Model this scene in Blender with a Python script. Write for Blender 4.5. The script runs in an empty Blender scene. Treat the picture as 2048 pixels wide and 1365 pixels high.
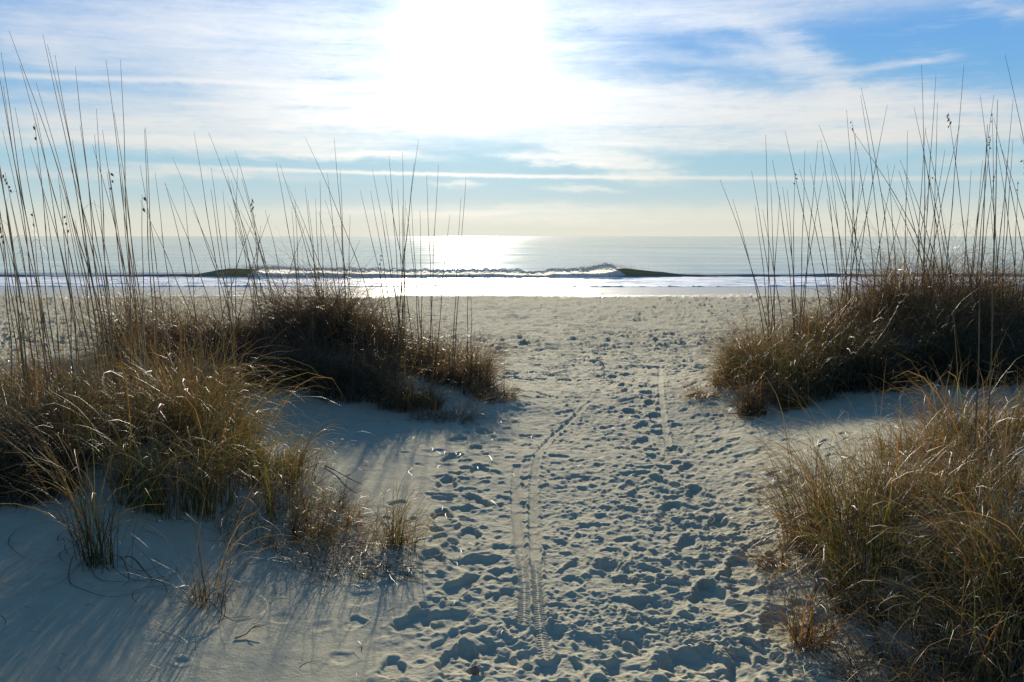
import bpy, math, random
import numpy as np

random.seed(7)
RS = np.random.RandomState(11)
C = bpy.context.scene.collection
S = bpy.context.scene
R = math.radians

# ------------------------------------------------------------------ camera
FPX = 1704.0                       # focal length in photo pixels (2048 wide)
PITCH = math.atan(209.5 / FPX)
CAMZ = 1.55
cam_d = bpy.data.cameras.new('camera')
cam_d.sensor_width = 36.0
cam_d.lens = FPX / 2048.0 * 36.0
cam_d.clip_end = 100000.0
cam_d.clip_start = 0.05
cam = bpy.data.objects.new('camera', cam_d)
C.objects.link(cam)
cam.location = (0, 0, CAMZ)
cam.rotation_euler = (math.pi / 2 - PITCH, 0, 0)
S.camera = cam

# ------------------------------------------------------------------ light
SUN_EL = 12.6                      # degrees above the horizon
SUN_AZ = -2.8                      # degrees right of straight ahead (+y)
sd = (math.sin(R(SUN_AZ)) * math.cos(R(SUN_EL)), math.cos(R(SUN_AZ)) * math.cos(R(SUN_EL)), math.sin(R(SUN_EL)))
sun_l = bpy.data.lights.new('sun', 'SUN')
sun_l.energy = 4.8
sun_l.angle = R(0.7)
sun_l.color = (1.0, 0.90, 0.74)
sun = bpy.data.objects.new('sun', sun_l)
C.objects.link(sun)
sun.rotation_euler = (math.pi / 2 - R(SUN_EL), 0, math.pi - R(SUN_AZ))

S.view_settings.view_transform = 'Standard'
S.view_settings.look = 'None'
S.view_settings.gamma = 1.0
S.cycles.max_bounces = 8
S.cycles.transparent_max_bounces = 8

# ---- world: physical sky, cirrus laid out by direction, glare of thin cloud round the sun
W = bpy.data.worlds.new('World')
S.world = W
W.use_nodes = True
NT = W.node_tree
NT.nodes.clear()


def NN(t, **k):
    n = NT.nodes.new(t)
    for a, b in k.items():
        setattr(n, a, b)
    return n


def sock(inp, v):
    if isinstance(v, (int, float)):
        inp.default_value = v
    elif isinstance(v, (tuple, list)):
        inp.default_value = v
    else:
        NT.links.new(v, inp)


def M(op, a, b=0.0, c=0.0, clamp=False):
    n = NN('ShaderNodeMath', operation=op, use_clamp=clamp)
    sock(n.inputs[0], a)
    sock(n.inputs[1], b)
    sock(n.inputs[2], c)
    return n.outputs[0]


def noise(vec, scale, detail=4.0, rough=0.55, dist=0.0):
    n = NN('ShaderNodeTexNoise')
    NT.links.new(vec, n.inputs['Vector'])
    n.inputs['Scale'].default_value = scale
    n.inputs['Detail'].default_value = detail
    n.inputs['Roughness'].default_value = rough
    n.inputs['Distortion'].default_value = dist
    return n.outputs['Fac']


def maprange(v, a, b, c, d, smooth=False):
    n = NN('ShaderNodeMapRange')
    if smooth:
        n.interpolation_type = 'SMOOTHSTEP'
    sock(n.inputs[0], v)
    for i, q in enumerate((a, b, c, d)):
        n.inputs[i + 1].default_value = q
    return n.outputs[0]


def mixc(f, a, b, bt='MIX'):
    n = NN('ShaderNodeMix', data_type='RGBA', blend_type=bt)
    sock(n.inputs[0], f)
    sock(n.inputs[6], a)
    sock(n.inputs[7], b)
    return n.outputs[2]


def combine(x, y, z):
    n = NN('ShaderNodeCombineXYZ')
    sock(n.inputs[0], x)
    sock(n.inputs[1], y)
    sock(n.inputs[2], z)
    return n.outputs[0]


tc = NN('ShaderNodeTexCoord')
sep = NN('ShaderNodeSeparateXYZ')
NT.links.new(tc.outputs['Generated'], sep.inputs[0])
dx, dy, dz = sep.outputs
az = M('MULTIPLY', M('ARCTAN2', dx, dy), 57.29578)
el = M('MULTIPLY', M('ARCSINE', dz), 57.29578)

sky = NN('ShaderNodeTexSky', sky_type='NISHITA')
sky.sun_disc = False
sky.sun_elevation = R(SUN_EL)
sky.sun_rotation = R(SUN_AZ)
sky.altitude = 0
sky.air_density = 1.0
sky.dust_density = 0.6
sky.ozone_density = 2.0

# warped direction coordinates (degrees) so that no streak has a ruled edge
ae = combine(az, el, 0.0)
w1 = noise(combine(M('MULTIPLY', az, 0.10), M('MULTIPLY', el, 0.35), 1.7), 1.0, 4, 0.6)
w2 = noise(combine(M('MULTIPLY', az, 0.35), M('MULTIPLY', el, 1.1), 5.1), 1.0, 5, 0.62)
azw = M('ADD', az, M('MULTIPLY', M('SUBTRACT', w2, 0.5), 4.0))
elw = M('ADD', el, M('ADD', M('MULTIPLY', M('SUBTRACT', w1, 0.5), 1.6), M('MULTIPLY', M('SUBTRACT', w2, 0.5), 0.9)))
# cloud-deck coordinates: streaks lie on a plane overhead, so they shrink toward the horizon
dzc = M('ADD', M('MAXIMUM', dz, 0.0), 0.045)
px_ = M('DIVIDE', dx, dzc)
py_ = M('DIVIDE', dy, dzc)
fib = noise(combine(M('MULTIPLY', px_, 0.55), M('MULTIPLY', py_, 1.35), 0.0), 1.1, 7, 0.62, 0.6)
fib2 = noise(combine(M('ADD', M('MULTIPLY', az, 0.11), M('MULTIPLY', el, 0.16)), M('SUBTRACT', M('MULTIPLY', el, 1.15), M('MULTIPLY', az, 0.02)), 3.0), 1.0, 7, 0.68, 0.4)
fine = noise(combine(M('MULTIPLY', az, 0.9), M('MULTIPLY', el, 2.6), 9.0), 1.0, 5, 0.7, 0.5)


def pix(px, py):
    """pixel of the photograph -> azimuth, elevation in degrees"""
    a = (px - 1024) / FPX
    b = (682.5 - py) / FPX
    x = a
    y = math.cos(PITCH) + b * math.sin(PITCH)
    z = -math.sin(PITCH) + b * math.cos(PITCH)
    return math.degrees(math.atan2(x, y)), math.degrees(math.atan2(z, math.hypot(x, y)))


def streak(x0, y0, x1, y1, hh, amp, soft=1.0, warp=1.0):
    """one elongated cloud from (x0,y0) to (x1,y1), half thickness hh px"""
    a0, e0 = pix(x0, y0)
    a1, e1 = pix(x1, y1)
    ca, ce = (a0 + a1) / 2, (e0 + e1) / 2
    L = math.hypot(a1 - a0, e1 - e0) / 2 * 1.15
    ux, uy = (a1 - a0) / math.hypot(a1 - a0, e1 - e0), (e1 - e0) / math.hypot(a1 - a0, e1 - e0)
    h = hh / FPX * 57.3
    A = azw if warp > 0.5 else az
    E = elw if warp > 0.5 else M('ADD', el, M('MULTIPLY', M('SUBTRACT', fine, 0.5), 0.28))
    da = M('SUBTRACT', A, ca)
    de = M('SUBTRACT', E, ce)
    u = M('DIVIDE', M('ADD', M('MULTIPLY', da, ux), M('MULTIPLY', de, uy)), L)
    v = M('DIVIDE', M('SUBTRACT', M('MULTIPLY', de, ux), M('MULTIPLY', da, uy)), h)
    u4 = M('POWER', M('ABSOLUTE', u), 3.0)
    v2 = M('MULTIPLY', v, v)
    g = M('EXPONENT', M('MULTIPLY', M('ADD', u4, v2), -1.0))
    return M('MULTIPLY', g, amp)


STREAKS = [
    (60, 60, 900, 150, 85, 0.75), (250, 20, 800, 40, 60, 0.5),
    (0, 245, 980, 235, 26, 1.15), (0, 282, 760, 292, 13, 1.0), (560, 308, 840, 318, 7, 0.9),
    (60, 345, 560, 352, 11, 0.55), (240, 200, 900, 215, 18, 0.45), (430, 165, 800, 230, 30, 0.75),
    (1040, 165, 1700, 215, 30, 0.95), (1100, 235, 1900, 235, 40, 1.1), (1150, 285, 1650, 300, 16, 0.65),
    (1700, 205, 2100, 240, 28, 1.0), (1600, 275, 2100, 265, 16, 0.6),
    (1520, 60, 1720, 190, 26, 0.8), (1440, 95, 1620, 150, 16, 0.5), (1720, 140, 1890, 118, 7, 0.5),
    (1180, 30, 1850, -10, 26, 0.75), (1350, 60, 1560, 40, 10, 0.4),
    (1120, 300, 1330, 345, 16, 0.95), (1020, 312, 1190, 328, 8, 0.8), (1100, 375, 1230, 378, 5, 0.5),
    (880, 366, 960, 368, 5, 0.5), (1880, 325, 2060, 320, 9, 0.4), (1960, 0, 2048, 30, 12, 0.4),
    (960, 30, 1280, 60, 70, 0.38), (1000, 120, 1230, 100, 40, 0.3), (1300, 110, 1520, 140, 12, 0.25),
    (500, 425, 1500, 422, 12, 0.35), (900, 445, 1700, 440, 10, 0.3), (0, 60, 160, 110, 30, 0.45),
    (0, 190, 240, 200, 9, 0.4),
]
dens = None
for s_ in STREAKS:
    g = streak(*s_)
    dens = g if dens is None else M('ADD', dens, g)
# break the streaks up with fibres
tex = M('ADD', M('ADD', M('MULTIPLY', fib, 0.65), M('MULTIPLY', fib2, 0.75)), M('MULTIPLY', fine, 0.30))
tex = maprange(tex, 0.60, 1.10, 0.20, 1.6)
dens = M('MULTIPLY', dens, tex)
dens = M('ADD', dens, M('MULTIPLY', maprange(fib2, 0.55, 0.8, 0.0, 0.22), maprange(el, 2.0, 9.0, 0.0, 1.0)))
for s_ in [(-30, 148, 420, 163, 4.5, 0.75, 1, 0), (380, 160, 790, 182, 3.5, 0.6, 1, 0), (480, 337, 1420, 356, 3.2, 0.85, 1, 0), (1440, 357, 2060, 356, 4.0, 0.4, 1, 0),
           (1690, 227, 1890, 247, 3.0, 0.5, 1, 0)]:
    dens = M('ADD', dens, streak(*s_))
dens = M('MULTIPLY', dens, maprange(el, -0.2, 1.5, 0.0, 1.0))
dens = M('MINIMUM', M('SUBTRACT', 1.0, M('EXPONENT', M('MULTIPLY', dens, -1.35))), 0.96)

# angle from the sun
vdot = NN('ShaderNodeVectorMath', operation='DOT_PRODUCT')
NT.links.new(tc.outputs['Generated'], vdot.inputs[0])
vdot.inputs[1].default_value = sd
ang = M('MULTIPLY', M('ARCCOSINE', M('MINIMUM', vdot.outputs['Value'], 0.999999)), 57.29578)
glow = M('ADD', M('MULTIPLY', M('EXPONENT', M('MULTIPLY', M('POWER', M('DIVIDE', ang, 2.9), 2.0), -1.0)), 1.8),
         M('MULTIPLY', M('EXPONENT', M('DIVIDE', ang, -6.2)), M('ADD', 0.22, M('MULTIPLY', dens, 0.20))))

EXPO = 1.15
S.view_settings.exposure = EXPO


def lin(r_, g_, b_, k=1.0):
    f_ = lambda c: ((c / 255 + 0.055) / 1.055) ** 2.4 if c > 10 else c / 255 / 12.92
    e_ = 2 ** -EXPO * k
    return (f_(r_) * e_, f_(g_) * e_, f_(b_) * e_, 1)


# clear air: pale at the horizon, deep blue higher up
ramp = NN('ShaderNodeValToRGB')
NT.links.new(maprange(el, 0.0, 90.0, 0.0, 1.0), ramp.inputs[0])
cr = ramp.color_ramp
stops = [(0.0, (226, 224, 208)), (1.2, (218, 222, 210)), (2.6, (188, 211, 216)), (5.0, (162, 203, 221)), (8.0, (128, 184, 224)), (12, (112, 171, 228)),
         (19, (96, 158, 222)), (32, (70, 132, 200)), (90, (54, 108, 176))]
while len(cr.elements) < len(stops):
    cr.elements.new(0.5)
for e_, (p_, c_) in zip(cr.elements, stops):
    e_.position = p_ / 90
    e_.color = lin(*c_)
nish = mixc(1.0, sky.outputs[0], (0.05 * 1.15, 0.05 * 1.55, 0.05 * 2.0, 1), 'MULTIPLY')
skyc = mixc(maprange(ang, 40.0, 90.0, 0.0, 0.85, True), ramp.outputs[0], nish)
# cirrus lit from behind: nearly white, cream low down, brighter toward the sun
ccol = mixc(maprange(el, 1.0, 12.0, 0.0, 1.0), lin(252, 242, 222), lin(238, 243, 250))
cl_b = M('ADD', 0.86, M('MULTIPLY', M('EXPONENT', M('DIVIDE', ang, -9.0)), 0.7))
ccol = mixc(1.0, ccol, combine(cl_b, cl_b, cl_b), 'MULTIPLY')
# only the half of the sky near the sun carries this bright cirrus
front = maprange(ang, 35.0, 75.0, 1.0, 0.12, True)
col = mixc(M('MULTIPLY', dens, front), skyc, ccol)
gl = mixc(1.0, (1.0, 0.97, 0.90, 1), combine(glow, glow, glow), 'MULTIPLY')
col = mixc(1.0, col, gl, 'ADD')
bg = NN('ShaderNodeBackground')
NT.links.new(col, bg.inputs[0])
bg.inputs[1].default_value = 1.0
out = NN('ShaderNodeOutputWorld')
NT.links.new(bg.outputs[0], out.inputs[0])

# ------------------------------------------------------------------ numpy noise
_T = np.random.RandomState(3).rand(512, 512)


def vnoise(x, y, seed=0):
    x = x + 37.13 * seed + 1000.0
    y = y + 91.7 * seed + 1000.0
    xi = np.floor(x).astype(np.int64)
    yi = np.floor(y).astype(np.int64)
    fx = x - xi
    fy = y - yi
    fx = fx * fx * fx * (fx * (fx * 6 - 15) + 10)
    fy = fy * fy * fy * (fy * (fy * 6 - 15) + 10)
    a = _T[xi & 511, yi & 511]
    b = _T[(xi + 1) & 511, yi & 511]
    c = _T[xi & 511, (yi + 1) & 511]
    d = _T[(xi + 1) & 511, (yi + 1) & 511]
    return (a * (1 - fx) + b * fx) * (1 - fy) + (c * (1 - fx) + d * fx) * fy - 0.5


def fbm(x, y, octs=4, seed=0, g=0.5):
    r = 0
    a = 1.0
    for o in range(octs):
        cs, sn = math.cos(o * 0.7 + 0.3), math.sin(o * 0.7 + 0.3)
        r = r + a * vnoise((x * cs - y * sn) * 2 ** o, (x * sn + y * cs) * 2 ** o, seed + o)
        a *= g
    return r


def sstep(a, b, x):
    t = np.clip((x - a) / (b - a), 0, 1)
    return t * t * (3 - 2 * t)


PY = [-60, -6, 0, 5.5, 8, 11, 16, 24, 39, 48.5, 62, 110]
PZ = [0.5, 0.15, 0.02, 0.0, -0.07, -0.32, -0.72, -0.95, -1.15, -1.30, -1.75, -3.5]


def gz(x, y, cx, cy, sx, sy, a):
    return a * np.exp(-((x - cx) / sx) ** 2 - ((y - cy) / sy) ** 2)


def H0(x, y):
    """large shape of the sand"""
    x = np.asarray(x, float)
    y = np.asarray(y, float)
    z = (np.interp(y - 0.5, PY, PZ) + np.interp(y, PY, PZ) + np.interp(y + 0.5, PY, PZ)) / 3
    z = z + gz(x, y, -1.9, 9.3, 1.15, 1.3, 0.50) + gz(x, y, -3.9, 9.0, 1.5, 1.3, 0.42) + gz(x, y, -0.5, 8.8, 0.8, 0.9, 0.12)
    z = z + gz(x, y, 4.3, 9.2, 1.9, 1.8, 0.78) + gz(x, y, 7.5, 9.5, 2.5, 2.0, 0.7) + gz(x, y, -8, 9, 3.0, 2.0, 0.5)
    fl = sstep(7.6, 5.0, y)
    z = z + fl * (0.34 * sstep(-0.7, -2.6, x) + 0.5 * sstep(-2.4, -6, x) + 0.30 * sstep(1.2, 2.6, x) + 0.5 * sstep(2.4, 6, x))
    z = z + gz(x, y, 1.9, 3.5, 0.7, 0.9, 0.10) + gz(x, y, -1.7, 4.9, 0.9, 0.8, 0.08)
    z = z + 0.05 * fbm(x * 0.5, y * 0.5, 3, 5) * sstep(60, 20, y)
    return z


# -------- footprints: list of (x, y, length, width, depth, heading)
def path_c(y):
    return 0.30 + 0.085 * y


def path_w(y):
    return 0.55 + 0.07 * y


prints = []
rr = random.Random(5)
for k in range(3400):
    # pick y uniform in 1/y-ish
    u = rr.random()
    y = 2.0 + 16.0 * u ** 1.35
    x = path_c(y) + rr.gauss(0, 1) * path_w(y) * 0.72
    if x < -0.15 - 0.10 * y and rr.random() < 0.75:
        continue
    big = rr.random()
    if big < 0.45:
        L, Wd, D = rr.uniform(0.065, 0.11), rr.uniform(0.034, 0.052), rr.uniform(0.007, 0.019)
    elif big < 0.85:
        L, Wd, D = rr.uniform(0.035, 0.06), rr.uniform(0.026, 0.042), rr.uniform(0.005, 0.013)
    else:
        L, Wd, D = rr.uniform(0.018, 0.035), rr.uniform(0.016, 0.03), rr.uniform(0.004, 0.010)
    prints.append((x, y, L, Wd, D, rr.gauss(0, 0.45)))
# a walker's line of prints down the left edge of the path
for k in range(26):
    y = 2.6 + k * 0.33
    x = -0.22 - 0.02 * y + (0.09 if k % 2 else -0.09) + rr.uniform(-.03, .03)
    prints.append((x, y, 0.14, 0.055, 0.032, rr.gauss(0, 0.2)))
for k in range(30):
    y = 2.3 + k * 0.3
    x = 0.75 + 0.06 * y + (0.1 if k % 2 else -0.1) + rr.uniform(-.04, .04)
    prints.append((x, y, 0.15, 0.058, 0.035, rr.gauss(0, 0.25)))
for k in range(5200):
    y = 11 + 27 * rr.random() ** 1.15
    x = rr.uniform(-0.72, 0.72) * y
    if rr.random() < 0.35 and abs(y - 19.5) > 2:
        continue
    q_ = 0.6 + y / 40
    prints.append((x, y, q_ * rr.uniform(0.11, 0.22), q_ * rr.uniform(0.07, 0.16), q_ * rr.uniform(0.02, 0.055), rr.gauss(0, 0.8)))

# bicycle tracks as polylines (pixel on the photograph at ground level)


def ray(px, py):
    a = (px - 1024) / FPX
    b = (682.5 - py) / FPX
    return np.array([a, math.cos(PITCH) + b * math.sin(PITCH), -math.sin(PITCH) + b * math.cos(PITCH)])


def ground_at(px, py):
    d = ray(px, py)
    t = np.linspace(1.5, 45, 6000)
    P = d[None, :] * t[:, None] + np.array([0, 0, CAMZ])
    h = H0(P[:, 0], P[:, 1])
    i = np.argmax(P[:, 2] < h)
    return float(P[i, 0]), float(P[i, 1])


TR = []
for pts, depth in (
    ([(1092, 1330), (1078, 1230), (1072, 1130), (1066, 1040), (1067, 960), (1076, 905), (1108, 870), (1150, 835), (1185, 800)], 0.011),
    ([(1048, 1250), (1050, 1180), (1040, 1100), (1033, 1040), (1030, 980), (1034, 930)], 0.009),
    ([(1338, 895), (1328, 850), (1322, 800), (1320, 760), (1321, 725)], 0.008),
):
    g = np.array([ground_at(*p) for p in pts])
    tt = np.linspace(0, len(g) - 1, 400)
    k = np.arange(len(g))
    cx = np.interp(tt, k, g[:, 0])
    cy = np.interp(tt, k, g[:, 1])
    ker = np.ones(41) / 41
    cx2 = np.convolve(np.pad(cx, 20, 'edge'), ker, 'valid')
    cy2 = np.convolve(np.pad(cy, 20, 'edge'), ker, 'valid')
    TR.append((cx2, cy2, depth))

# ------------------------------------------------------------------ sand sheet
h_eff = 1.6
q0, q1 = 1 / 2.0, 1 / 50.0
nrow = 1080
yr = 1 / np.linspace(q0, q1, nrow)
yr = np.concatenate([np.array([-60, -40, -25, -15, -10, -6, -4, -2.5, -1.5, -0.8]), np.arange(-0.3, 2.0, 0.03)[:-1], yr, np.linspace(51, 110, 40)])
sc = np.linspace(-0.74, 0.74, 1300)
side = 0.74 + np.cumsum(np.geomspace(0.003, 3.0, 70))
sc = np.concatenate([-side[::-1], sc, side])
wy = np.where(yr > 2, yr, 2.0 + np.clip(2 - yr, 0, None) * 0.0)
wy = np.sqrt(np.maximum(yr, 0) ** 2 + 0.8 ** 2)
wy = np.where(yr < 1, np.maximum(wy, np.interp(yr, [-60, 0, 1], [20, 1.5, 1.3])), wy)
X = sc[None, :] * wy[:, None]
Y = np.repeat(yr[:, None], len(sc), 1)
Z = H0(X, Y)


def disturb(x, y):
    m = np.exp(-((x - path_c(y)) / (path_w(y) * 1.15)) ** 4)
    m = np.maximum(m, 0.8 * sstep(11, 15, y))
    return m * sstep(43, 36, y)


D = disturb(X, Y)
calm = sstep(43, 37, Y)
# ripples and gentle unevenness everywhere
Z += 0.010 * fbm(X * 2.2, Y * 2.2, 3, 21) * calm
Z += (0.0035 * fbm(X * 9, Y * 14, 3, 31) + 0.0012 * fbm(X * 32, Y * 40, 2, 35)) * calm
# churned sand on the path
near = sstep(30, 9, Y)
lump = fbm(X * 7.5, Y * 8.5, 4, 41, 0.55)
Z += D * (0.009 * lump + 0.008 * fbm(X * 3.1, Y * 4.2, 2, 45)) * (0.45 + 0.55 * near)
clod = np.abs(fbm(X * 19, Y * 21, 3, 51, 0.55))
rough_zone = np.clip(sstep(0.1, 0.9, X) * sstep(6.0, 3.0, Y) + 0.35 * sstep(-0.6, 0.3, vnoise(X * 0.9, Y * 0.9, 9)), 0, 1)
Z += D * near * rough_zone * (0.016 * (0.30 - clod))
Z += D * near * 0.0035 * fbm(X * 48, Y * 52, 2, 61) * (0.3 + rough_zone)
# wind/foot scuffs on the wide beach
bm_ = sstep(12, 20, Y) * calm
Z += bm_ * 0.050 * fbm(X * 1.5, Y * 1.9, 4, 71, 0.6) * (0.25 + 0.75 * sstep(-0.15, 0.35, vnoise(X * 0.18, Y * 0.35, 12)))

# trampled, wind-nibbled texture of the wide beach, heavier in bands along the shore
band = 0.35 + 0.65 * np.exp(-((Y - 19.5 - 1.5 * vnoise(X * 0.15, Y * 0, 15)) / 1.6) ** 2) + 0.5 * sstep(-0.1, 0.4, fbm(X * 0.25, Y * 0.5, 2, 16))
Z += bm_ * band * 0.150 * np.maximum(fbm(X * 2.6, Y * 3.0, 4, 73, 0.65) - 0.1, 0)
Z += D * near * 0.0075 * fbm(X * 12, Y * 15, 3, 161, 0.6) * (0.4 + 0.6 * sstep(-0.3, 0.3, vnoise(X * 1.3, Y * 1.3, 163)))
row_y = yr


def stamp(x, y, reach, fn):
    j0 = np.searchsorted(row_y, y - reach)
    j1 = np.searchsorted(row_y, y + reach)
    if j1 - j0 < 1:
        return
    w0 = wy[j0:j1]
    s0 = (x - reach) / w0.min() if x - reach < 0 else (x - reach) / w0.max()
    s1 = (x + reach) / w0.min() if x + reach > 0 else (x + reach) / w0.max()
    i0 = np.searchsorted(sc, s0)
    i1 = np.searchsorted(sc, s1)
    if i1 - i0 < 1:
        return
    sl = (slice(j0, j1), slice(i0, i1))
    fn(sl)


for (fx, fy, L, Wd, Dp, hd) in prints:
    def f(sl, fx=fx, fy=fy, L=L, Wd=Wd, Dp=Dp, hd=hd):
        dx_ = X[sl] - fx
        dy_ = Y[sl] - fy
        c_, s_ = math.cos(hd), math.sin(hd)
        v = (dx_ * s_ + dy_ * c_) / L
        u = (dx_ * c_ - dy_ * s_) / Wd
        u = u * (1 + 0.25 * v)
        r = np.sqrt(u * u + v * v) + 0.55 * fbm(X[sl] * 13, Y[sl] * 13, 3, int(fx * 10) % 50)
        k = 0.92 * sstep(1.15, 0.75, r)
        b0 = H0(fx, fy)
        floor_ = H0(X[sl], Y[sl]) - Dp * (1.0 + 0.25 * v) + 0.007 * fbm(X[sl] * 22, Y[sl] * 24, 3, 3)
        Z[sl] = Z[sl] * (1 - k) + floor_ * k
        rim = Dp * 0.34 * np.exp(-((r - 1.30) / 0.22) ** 2)
        room = np.clip(1.2 - (Z[sl] - H0(X[sl], Y[sl])) / 0.022, 0, 1)
        Z[sl] += rim * room
    stamp(fx, fy, L * 1.9, f)

# deep scooped holes seen on the path
for (px, py, rad, dep) in [(1210, 1135, .075, .055), (955, 1128, .10, .05), (1270, 950, .10, .045), (1155, 958, .11, .035), (890, 957, .08, .035),
                           (885, 1000, .06, .03), (930, 1020, .07, .035), (1560, 970, .07, .03), (1440, 1046, .05, .03), (1410, 1046, .05, .03),
                           (560, 1240, .05, .01), (1020, 1165, .06, .045), (1480, 1175, .09, .05), (1310, 1210, .09, .05), (1265, 1285, .10, .05), (1490, 910, .08, .03),
                           (1010, 885, .10, .03), (870, 905, .09, .03), (1100, 1270, .07, .04), (1400, 1330, .12, .06), (1000, 1300, .11, .05),
                           (675, 1318, .05, .014), (362, 1325, .03, .016), (640, 1255, .05, .012), (720, 1200, .07, .014), (890, 1240, .09, .04)]:
    dep *= 0.55
    gx, gy = ground_at(px, py)

    def f(sl, gx=gx, gy=gy, rad=rad, dep=dep):
        r = np.sqrt(((X[sl] - gx) / rad) ** 2 + ((Y[sl] - gy) / (rad * 0.95)) ** 2) + 0.7 * fbm(X[sl] * 10, Y[sl] * 10, 3, 77)
        Z[sl] += -dep * sstep(1.1, 0.5, r) + dep * 0.35 * np.exp(-((r - 1.3) / 0.28) ** 2)
    stamp(gx, gy, rad * 2, f)

_h = H0(X, Y)
_soft = 0.55 + 0.4 * sstep(5, 14, Y)
Z = _h + (Z - _h) * _soft
# crumbs of dry sand thrown up round the prints
crumb_m = D * near * sstep(-0.25, 0.3, fbm(X * 3.3, Y * 4.5, 2, 141)) * (0.35 + 0.65 * rough_zone)
Z += calm * sstep(7, 10, Y) * sstep(26, 14, Y) * (0.030 * np.maximum(fbm(X * 3.4, Y * 3.8, 4, 181, 0.65) - 0.02, 0) - 0.028 * np.maximum(fbm(X * 4.2, Y * 4.4, 3, 185, 0.6) - 0.22, 0))
Z += 0.0022 * D * near * fbm(X * 38, Y * 44, 2, 171)
Z += 0.0050 * D * near * fbm(X * 19, Y * 23, 3, 201, 0.65)
Z += crumb_m * (0.020 * np.maximum(0, 0.30 - np.abs(fbm(X * 24, Y * 26, 2, 145))) + 0.009 * np.maximum(0, vnoise(X * 55, Y * 60, 149)) + 0.003 * fbm(X * 90, Y * 95, 2, 151))

for cx, cy, dep in TR:
    # distance to the polyline and arc length along it, for nearby verts
    seg = np.hypot(np.diff(cx), np.diff(cy))
    al = np.concatenate([[0], np.cumsum(seg)])
    box = (X > cx.min() - .1) & (X < cx.max() + .1) & (Y > cy.min() - .1) & (Y < cy.max() + .1)
    idx = np.nonzero(box)
    vx, vy = X[idx], Y[idx]
    best = np.full(vx.shape, 9.0)
    arc = np.zeros(vx.shape)
    sgn = np.zeros(vx.shape)
    for k in range(len(cx) - 1):
        ex, ey = cx[k + 1] - cx[k], cy[k + 1] - cy[k]
        l2 = ex * ex + ey * ey + 1e-12
        m = (vy > min(cy[k], cy[k + 1]) - .06) & (vy < max(cy[k], cy[k + 1]) + .06)
        if not m.any():
            continue
        t = np.clip(((vx[m] - cx[k]) * ex + (vy[m] - cy[k]) * ey) / l2, 0, 1)
        ddx = vx[m] - cx[k] - t * ex
        ddy = vy[m] - cy[k] - t * ey
        dd = np.hypot(ddx, ddy)
        bb = dd < best[m]
        ii = np.nonzero(m)[0][bb]
        best[ii] = dd[bb]
        arc[ii] = (al[k] + t * seg[k])[bb]
        sgn[ii] = (ddx * ey - ddy * ex)[bb] / math.sqrt(l2)
    hw = 0.024
    inside = sstep(hw * 1.25, hw * 0.8, best)
    lift = inside * 0.75 * (H0(vx, vy) + 0.012 * fbm(vx * 2.2, vy * 2.2, 3, 21) - 0.006 - Z[idx])
    Z[idx] += lift
    tread = (((arc + np.abs(sgn) * 0.7) / 0.021) % 1.0)
    tread = sstep(0.25, 0.45, np.abs(tread - 0.5) * 2 * 0.9)
    inside = inside * sstep(-0.28, 0.05, vnoise(arc * 4.0, arc * 0 + dep * 900, 191))
    Z[idx] += inside * (-0.35 * dep + dep * 0.45 * tread * (best > 0.004)) + 0.6 * dep * np.exp(-((best - hw * 1.45) / 0.008) ** 2)
    Z[idx] += inside * dep * 0.4 * np.exp(-(best / 0.004) ** 2)
    fade = 1


def grid_mesh(name, X, Y, Z, smooth=True):
    nr, nc = X.shape
    me = bpy.data.meshes.new(name)
    co = np.stack([X, Y, Z], -1).reshape(-1, 3).astype(np.float32)
    me.vertices.add(nr * nc)
    me.vertices.foreach_set('co', co.ravel())
    a = (np.arange(nr - 1)[:, None] * nc + np.arange(nc - 1)[None, :]).ravel()
    q = np.stack([a, a + 1, a + nc + 1, a + nc], -1).astype(np.int32)
    me.loops.add(q.size)
    me.loops.foreach_set('vertex_index', q.ravel())
    me.polygons.add(len(q))
    me.polygons.foreach_set('loop_start', np.arange(0, q.size, 4, dtype=np.int32))
    me.polygons.foreach_set('loop_total', np.full(len(q), 4, np.int32))
    me.polygons.foreach_set('use_smooth', np.full(len(q), smooth))
    me.update(calc_edges=True)
    return me


def link(name, me, mat=None, parent=None, **props):
    o = bpy.data.objects.new(name, me)
    C.objects.link(o)
    if mat is not None:
        me.materials.append(mat)
    if parent is not None:
        o.parent = parent
    for k, v in props.items():
        o[k] = v
    return o


# ------------------------------------------------------------------ materials
def newmat(name):
    m = bpy.data.materials.new(name)
    m.use_nodes = True
    nt = m.node_tree
    nt.nodes.clear()
    return m, nt


class G:
    """small helper to write node graphs"""
    def __init__(s, nt):
        s.nt = nt

    def n(s, t, ins=None, **k):
        nd = s.nt.nodes.new(t)
        for a, b in k.items():
            setattr(nd, a, b)
        for a, b in (ins or {}).items():
            if isinstance(b, bpy.types.NodeSocket):
                s.nt.links.new(b, nd.inputs[a])
            else:
                nd.inputs[a].default_value = b
        return nd

    def math(s, op, a, b=0.0, clamp=False):
        return s.n('ShaderNodeMath', {0: a, 1: b}, operation=op, use_clamp=clamp).outputs[0]

    def noise(s, vec, scale, detail=4.0, rough=0.5):
        return s.n('ShaderNodeTexNoise', {'Vector': vec, 'Scale': scale, 'Detail': detail, 'Roughness': rough}).outputs['Fac']

    def mr(s, v, a, b, c, d):
        return s.n('ShaderNodeMapRange', {0: v, 1: a, 2: b, 3: c, 4: d}).outputs[0]

    def mix(s, f, a, b, bt='MIX'):
        return s.n('ShaderNodeMix', {0: f, 6: a, 7: b}, data_type='RGBA', blend_type=bt).outputs[2]


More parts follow.
